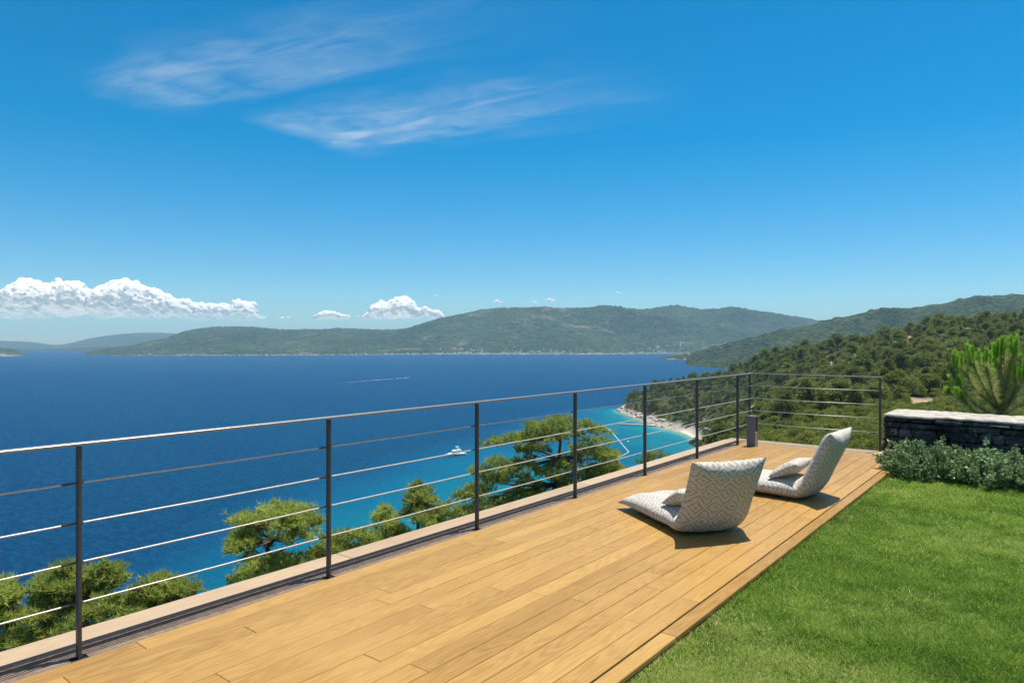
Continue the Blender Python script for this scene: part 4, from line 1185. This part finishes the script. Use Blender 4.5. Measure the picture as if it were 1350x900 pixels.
def scatter(n, kinds, zmin, zmax, keep):
    """n darts over the visible fan of hillside; uniform over the ground"""
    Zq = np.sqrt(r_.uniform(zmin ** 2, zmax ** 2, n)); pxq = r_.uniform(700, 1560, n); Xq = (pxq - 675) / FPX * Zq
    cell = {}
    for X, Z, px in zip(Xq, Zq, pxq):
        if not (gx[0] < X < gx[-1] and gz[0] < Z < gz[-1]): continue
        h = terr1(X, Z)
        if h < SEA + 3.6 or (px < 948 and Z < 335) or (968 < px < 1055 and 296 < Z < 352) or (1195 < px < 1275 and 108 < Z < 141): continue
        i, j = int((X - gx[0]) / 4 + .5), int((Z - gz[0]) / 4 + .5)
        i = min(i, len(gx) - 1); j = min(j, len(gz) - 1)
        if earth[i, j] > .25 or sand[i, j] > .2 or rock[i, j] > .75: continue
        k = kinds[int(r_.integers(len(kinds)))]; s = min(r_.uniform(.5, 1.0) if r_.random() < .5 else r_.uniform(.85, 1.5), .62 + Z / 330)
        d = keep * s * {'pine': 1.0, 'cone': .8, 'bush': .45}[k]
        ci, cj = int(X // 8), int(Z // 8)
        if any((X - a) ** 2 + (Z - b) ** 2 < (max(d, e) * .8 + min(d, e) * .2) ** 2 for u in (-1, 0, 1) for v in (-1, 0, 1) for a, b, e in cell.get((ci + u, cj + v), ())): continue
        cell.setdefault((ci, cj), []).append((X, Z, d))
        cand.append((X, Z, h, k, s, px))


scatter(14000, ['pine', 'pine', 'pine', 'cone', 'bush'], 112, 720, 4.7)
scatter(14000, ['bush'], 34, 330, 4.4)
scatter(5200, ['bush'], 34, 140, 3.4)
cand = [c for c in cand if not (c[1] < 60 and c[5] > 1280)]


def shows(c):
    X, Z, h, k, s, px = c
    hgt_ = {'pine': 6, 'cone': 6.5, 'bush': 1.8}[k] * s; y = 450 + (EYE - h - hgt_ * .8) / Z * FPX
    lim = np.interp(px, [780, 900, 973, 1000, 1160, 1167, 1350], [630, 600, 576, 578, 600, 545, 552])
    return 815 < px < 1350 and y < lim


vis = [c for c in cand if shows(c)]; 
trees_v = sorted([c for c in vis if c[3] != 'bush'], key=lambda c: c[1] / c[4])[:270]
bush_v = sorted([c for c in vis if c[3] == 'bush'], key=lambda c: c[1] / c[4])[:200]
chosen = set(map(id, trees_v)) | set(map(id, bush_v))
ZONE = [(0, 130, 'near the far railing'), (130, 230, 'halfway up the wooded slope'), (230, 2000, 'high or far along the wooded slope')]
LAB = {'pine': 'broad olive-green pine in the wood ', 'cone': 'narrow pointed pine in the wood ', 'bush': 'low yellow-green bush in the scrub '}
first = {}
for c in trees_v + bush_v:
    X, Z, h, k, s, px = c
    vi = int(r_.integers(len(PROT[k]))); root, ch = PROT[k][vi]
    if (k, vi) not in first:
        o = root; COL.objects.link(o)
        for q in ch: COL.objects.link(q)
        first[(k, vi)] = 1
    else:
        o = copy_tree(root, ch=ch)
    o.location = cw(X, Z, h - .15); o.rotation_euler = (0, 0, r_.uniform(0, 6.283)); o.scale = (s * r_.uniform(.9, 1.12), s * r_.uniform(.9, 1.12), s * r_.uniform(.82, 1.1))
    z_ = next(n for a, b, n in ZONE if a <= Z < b)
    tag(o, LAB[k] + z_, 'tree' if k != 'bush' else 'bush', LAB[k] + z_)
    # the rest of the wood, one mass
rest = [c for c in cand if id(c) not in chosen]
src = bpy.data.collections.new('woodland_sources')
idx = {}
for k in PROT:
    for vi, (root, ch) in enumerate(PROT[k]):
        q = bpy.data.objects.new(f'wood_source_{len(idx):02d}', ch[0].data); src.objects.link(q)
        idx[(k, vi)] = len(idx)
pts = np.array([cw(c[0], c[1], c[2] + {'pine': 2.0, 'cone': 1.0, 'bush': -.1}[c[3]] * c[4]) for c in rest], np.float32)
me = bpy.data.meshes.new('woodland'); me.vertices.add(len(pts)); me.vertices.foreach_set('co', pts.ravel())
for nm, tp, arr in (('s', 'FLOAT', [c[4] for c in rest]), ('r', 'FLOAT', r_.uniform(0, 6.283, len(rest))), ('k', 'INT', [idx[(c[3], int(r_.integers(len(PROT[c[3]]))))] for c in rest])):
    a_ = me.attributes.new(nm, tp, 'POINT'); a_.data.foreach_set('value', np.asarray(arr, np.float32 if tp == 'FLOAT' else np.int32))
wood = tag(link('woodland', me), kind='stuff')
ng = bpy.data.node_groups.new('scatter_wood', 'GeometryNodeTree')
ng.interface.new_socket('Geometry', in_out='INPUT', socket_type='NodeSocketGeometry'); ng.interface.new_socket('Geometry', in_out='OUTPUT', socket_type='NodeSocketGeometry')
N = ng.nodes.new; gi, go = N('NodeGroupInput'), N('NodeGroupOutput')
ci = N('GeometryNodeCollectionInfo'); ci.inputs['Collection'].default_value = src; ci.inputs['Separate Children'].default_value = True; ci.inputs['Reset Children'].default_value = True
ip = N('GeometryNodeInstanceOnPoints'); ip.inputs['Pick Instance'].default_value = True
mp = N('GeometryNodeMeshToPoints')
def na(nm, tp):
    q = N('GeometryNodeInputNamedAttribute'); q.data_type = tp; q.inputs[0].default_value = nm; return q.outputs['Attribute']
cx_ = N('ShaderNodeCombineXYZ'); Lk = ng.links.new
Lk(gi.outputs[0], mp.inputs[0]); Lk(mp.outputs[0], ip.inputs['Points']); Lk(ci.outputs[0], ip.inputs['Instance']); Lk(na('k', 'INT'), ip.inputs['Instance Index'])
Lk(na('r', 'FLOAT'), cx_.inputs[2]); Lk(cx_.outputs[0], ip.inputs['Rotation']); Lk(na('s', 'FLOAT'), ip.inputs['Scale']); Lk(ip.outputs[0], go.inputs[0])
wood.modifiers.new('scatter', 'NODES').node_group = ng
print('WOOD', len(cand), len(vis), len(trees_v), len(bush_v), len(rest))

# ------------------------------------------------------------------ shore: boulders, jetty, float line
rk = np.random.default_rng(5)
rock_me = []
for k in range(5):
    V, F = ICO2
    P = V * (1 + (n3(V * 1.0, 20 + k, .9) - .5)[:, None] * .9) * np.array([1, rk.uniform(.6, .9), rk.uniform(.45, .7)])
    rock_me.append(mesh_np('boulder', P, F, mats=[M_ROCK]))


def boulder(X, Z, s, label, grp):
    h = max(terr1(X, Z), SEA - .3)
    o = link('boulder', rock_me[int(rk.integers(5))]); o.location = cw(X, Z, h + s * .12); o.scale = (s, s, s * rk.uniform(.7, 1.1)); o.rotation_euler = (rk.uniform(-.3, .3), rk.uniform(-.3, .3), rk.uniform(0, 6.28))
    tag(o, label, 'rock', grp)


nb_ = 0
for _ in range(6000):
    X = rk.uniform(85, 160); Z = rk.uniform(470, 650); h = terr1(X, Z) - SEA
    px = 675 + X / Z * FPX
    if -.8 < h < 2.6 and px < 952 and nb_ < 95:
        boulder(X, Z, rk.uniform(.7, 2.6), 'pale boulder on the rocky shore of the wooded point', 'boulders along the rocky shore'); nb_ += 1
nb_ = 0
for _ in range(3000):
    px = rk.uniform(926, 958); Z = rk.uniform(375, 455); X = (px - 675) / FPX * Z; h = terr1(X, Z) - SEA
    if .3 < h < 9 and nb_ < 26:
        boulder(X, Z, rk.uniform(.8, 2.3), 'sandy boulder tumbled at the back of the little beach', 'boulders behind the beach'); nb_ += 1


def jetty():
    a, b = on(817, 559.5, SEA), on(866, 562, SEA); a.z = b.z = SEA
    d = (b - a); L = d.length; ang = math.atan2(d.y, d.x)
    root = empty('jetty', a, ang, label='low wooden bathing jetty reaching into the turquoise bay', cat='jetty')
    mb = MB(); n = int(L / .6)
    for k in range(n): mb.box((.3 + k * .6, 0, .75), (.55, 3.0, .12))
    mb.box((L / 2, -1.4, .62), (L, .25, .14)); mb.box((L / 2, 1.4, .62), (L, .25, .14)); mb.build('platform', M_JETTY, root)
    k = 1.0
    while k < L:
        for s in (-1.2, 1.2):
            mb = MB(); mb.tube([(k, s, -2), (k, s, .56)], .14, 6); mb.build('leg', M_JETTY, root)
        k += 5.5


jetty()
fl = [on(793, 560, SEA), on(803, 566, SEA), on(813, 577, SEA), on(823, 589, SEA), on(829, 596, SEA), on(822, 600, SEA), on(814, 603, SEA)]
mb = MB()
for a, b in zip(fl[:-1], fl[1:]):
    n = max(2, int((b - a).length / 1.1))
    for k in range(n):
        c = a.lerp(b, (k + .5) / n); d = (b - a).normalized() * .45
        mb.tube([c - d + Vector((0, 0, .08)), c + Vector((0, 0, .10)), c + d + Vector((0, 0, .08))], (.10, .24, .10), 6)
tag(mb.build('float_line', M_ROPE), 'white float line marking off the swimming area in the bay', 'float line')
V, F = ICO2
o = link('buoy', mesh_np('buoy', V * .55, F, smooth=True, mats=[M_ROPE])); o.location = on(828, 582, SEA + .2); tag(o, 'single white buoy floating beside the float line', 'buoy')

# ------------------------------------------------------------------ boats


def loft(mb, secs, close=True):
    n = len(secs[0]); vs = [p for s_ in secs for p in s_]; fs = []
    for i in range(len(secs) - 1):
        for k in range(n - 1): fs.append((i * n + k, i * n + k + 1, (i + 1) * n + k + 1, (i + 1) * n + k))
    fs.append(tuple(range(n))[::-1]); fs.append(tuple(range((len(secs) - 1) * n, len(secs) * n)))
    mb.add(vs, fs)


def motor_yacht(p, rz, L, label):
    root = empty('motor_yacht', p, rz, label=label, cat='boat')
    B = L * .30
    mb = MB(); secs = []
    for u in np.linspace(0, 1, 12):                             # stern to bow along +x
        w_ = B / 2 * (1 - max(0, (u - .45) / .55) ** 2.2) * (.94 + .06 * min(1, u * 6)) + .02
        fb = L * (.085 + .055 * u * u); x = (u - .5) * L; dr = .45 * (1 - u ** 4)
        x2 = x + (.0 if u < .9 else .02 * L * (u - .9) * 10)
        secs.append([(x2, -w_, fb), (x, -w_ * .90, fb * .35), (x - .02 * L * u, -w_ * .62, -.10), (x, 0, -dr), (x - .02 * L * u, w_ * .62, -.10), (x, w_ * .90, fb * .35), (x2, w_, fb), (x2, 0, fb + .10)])
    loft(mb, secs); mb.build('hull', M_WHITE, root)
    for s in (-1, 1):
        mb = MB(); mb.box((.02 * L, s * B * .478, L * .062), (L * .30, .05, L * .022)); mb.build('window', M_BLACKG, root)
    def house(name, x0, x1, z0, z1, w0, rake0, rake1, mat):
        m2 = MB(); a = w0 / 2; b = a * .86
        m2.add([(x0, -a, z0), (x1, -a * .8, z0), (x1, a * .8, z0), (x0, a, z0), (x0 + rake0, -b, z1), (x1 - rake1, -b * .75, z1), (x1 - rake1, b * .75, z1), (x0 + rake0, b, z1)],
               [(3, 2, 1, 0), (4, 5, 6, 7), (0, 1, 5, 4), (1, 2, 6, 5), (2, 3, 7, 6), (3, 0, 4, 7)]); return m2.build(name, mat, root)
    house('foredeck_cabin', -.05 * L, .36 * L, L * .09, L * .155, B * .78, .0, .10 * L, M_WHITE)
    house('saloon', -.22 * L, .22 * L, L * .10, L * .175, B * .80, .0, .05 * L, M_WHITE)
    house('windscreen', -.205 * L, .19 * L, L * .176, L * .205, B * .74, .0, .05 * L, M_BLACKG)
    house('flybridge', -.27 * L, .13 * L, L * .206, L * .262, B * .76, .0, .05 * L, M_WHITE)
    for s in (-1, 1):
        mb = MB(); mb.tube([(-.22 * L, s * B * .33, L * .26), (-.14 * L, s * B * .30, L * .36), (-.09 * L, s * B * .22, L * .385)], .07 * L / 9, 6); mb.build('arch_leg', M_WHITE, root)
    mb = MB(); mb.box((-.11 * L, 0, L * .385), (L * .11, B * .62, .10)); mb.build('hardtop', M_WHITE, root)
    mb = MB(); mb.box((-.53 * L, 0, L * .03), (L * .09, B * .8, .12)); mb.build('bathing_platform', M_WHITE, root)
    return root


bp = on(600, 600.5, SEA)
d = on(613, 599, SEA) - on(588, 602.5, SEA)
motor_yacht((bp.x, bp.y, SEA), math.atan2(-d.y, -d.x), 12.0, 'white motor yacht anchored on the blue water below the railing')
sp = on(541, 497.5, SEA); e_ = on(440, 506, SEA); d = sp - e_; rz = math.atan2(d.y, d.x)
root = empty('speedboat', (sp.x, sp.y, SEA), rz, label='tiny white speedboat towing a long wake across the sea', cat='boat')
mb = MB(); secs = []
for u in np.linspace(0, 1, 8):
    w_ = 1.1 * (1 - max(0, (u - .4) / .6) ** 2) + .02; x = (u - .5) * 8; fb = .8 + .5 * u
    secs.append([(x, -w_, fb), (x, -w_ * .7, .1), (x, 0, -.3), (x, w_ * .7, .1), (x, w_, fb), (x, 0, fb + .1)])
loft(mb, secs); mb.build('hull', M_WHITE, root)
mb = MB(); mb.box((.3, 0, 1.4), (1.8, 1.5, .7), bev=.15); mb.build('windscreen', M_BLACKG, root)
m_, t_n = new_mat('foam'); co = t_n.n('ShaderNodeTexCoord').outputs['Object']
nz = t_n.noise(co, .12, 5, .7)
fade = t_n.n('ShaderNodeAttribute', attribute_name='tone').outputs['Fac']
df = t_n.n('ShaderNodeBsdfDiffuse', ins={'Color': (.75, .80, .84, 1)}); tp = t_n.n('ShaderNodeBsdfTransparent')
mx = t_n.n('ShaderNodeMixShader', ins={0: t_n.m('MULTIPLY', t_n.ramp(nz, .35, .6), fade), 1: tp.outputs[0], 2: df.outputs[0]})
t_n.n('ShaderNodeOutputMaterial', ins={'Surface': mx.outputs[0]})
n = 60; ti = np.linspace(0, 1, n); vs = []; tn = []
nrm = Vector((-d.y, d.x, 0)).normalized()
for t_ in ti:
    c = sp.lerp(e_, t_) + nrm * math.sin(t_ * 2.4) * 7; wv = 1.0 + 3.4 * t_
    for s in (-1, 0, 1): vs.append((*(c + nrm * s * wv).xy, SEA + .012 + (.22 * (1 - t_) if s == 0 else 0))); tn.append((1 - t_) ** 1.1 * (1.0 if s == 0 else .25))
tag(link('wake', mesh_np('wake', vs, grid_faces(n, 3), tone=tn, mats=[m_])), kind='structure')

# ------------------------------------------------------------------ villages on the far shores
mh = MB(); mh.box((0, 0, 2.6), (9, 7, 7.2)); mh.box((2.2, .8, 6.8), (4.2, 5.0, 2.4))
nv_ = len(mh.f)
for x in (-2.6, 0.0, 2.6):
    for z in (1.6, 4.4): mh.box((x, -3.51, z), (1.3, .12, 1.5))
house_me = bpy.data.meshes.new('house'); house_me.from_pydata([tuple(v) for v in mh.v], [], mh.f)
M_LIME = simple('whitewashed_wall', (0.80, 0.77, 0.72), 0.85, 0, .05, .3); house_me.materials.append(M_LIME); house_me.materials.append(M_BLACKG)
house_me.polygons.foreach_set('material_index', [0 if i < nv_ else 1 for i in range(len(mh.f))]); house_me.update()
rh = np.random.default_rng(17)


def hill_at(name, px, t):
    P_, T_, X, Z, z = HILLS[name]
    i = int(np.clip(np.searchsorted(P_, px), 1, len(P_) - 2)); j = int(np.clip(np.searchsorted(T_, t), 0, len(T_) - 2))
    return cw(X[i, j], Z[i, j], z[i, j])


def village(name, px0, px1, t0, t1, n, label, grp, sc=(.7, 1.2)):
    for _ in range(n):
        px = rh.uniform(px0, px1) if rh.random() < .5 else rh.normal((px0 + px1) / 2, (px1 - px0) / 6); t = t0 + (t1 - t0) * rh.random() ** 1.6
        o = link('house', house_me); x, y, z = hill_at(name, px, t); o.location = (x, y, z)
        s = rh.uniform(*sc); o.scale = (s * rh.uniform(.8, 1.6), s, s * rh.uniform(.55, .85)); o.rotation_euler = (0, 0, YAW + rh.uniform(-.5, .5))
        tag(o, label, 'house', grp)


village('far_mountain', 568, 650, .015, .16, 60, 'small white house in the village at the foot of the long mountain', 'houses of the middle village')
village('far_mountain', 650, 780, .015, .14, 64, 'small white house scattered along the far shore below the mountain ridge', 'houses along the far shore')
village('far_mountain', 790, 925, .015, .17, 64, 'small white house in the bay village below the mountain peaks', 'houses of the village by the headland')
village('far_mountain', 380, 560, .01, .05, 34, 'small white house strung along the waterline of the left hill', 'houses at the waterline')
village('far_mountain', 170, 380, .01, .035, 24, 'small white house by the water below the rounded hill', 'houses below the rounded hill')
village('far_mountain', 925, 972, .22, .27, 16, 'white house in the long terrace high on the far slope', 'terrace of houses on the far slope', (.7, 1.1))
village('low_headland', 905, 955, .5, .9, 12, 'white villa on the low headland', 'villas on the low headland', (.6, 1.0))
mb = MB(); q = Vector(hill_at('far_mountain', 897, .10))
mb.tube([q + Vector((0, 0, -3)), q + Vector((0, 0, 34)), q + Vector((0, 0, 35)), q + Vector((0, 0, 46))], (2.6, 2.4, 1.7, .2), 10)
tag(mb.build('minaret', M_LIME), 'thin white minaret rising from the far bay village', 'tower')
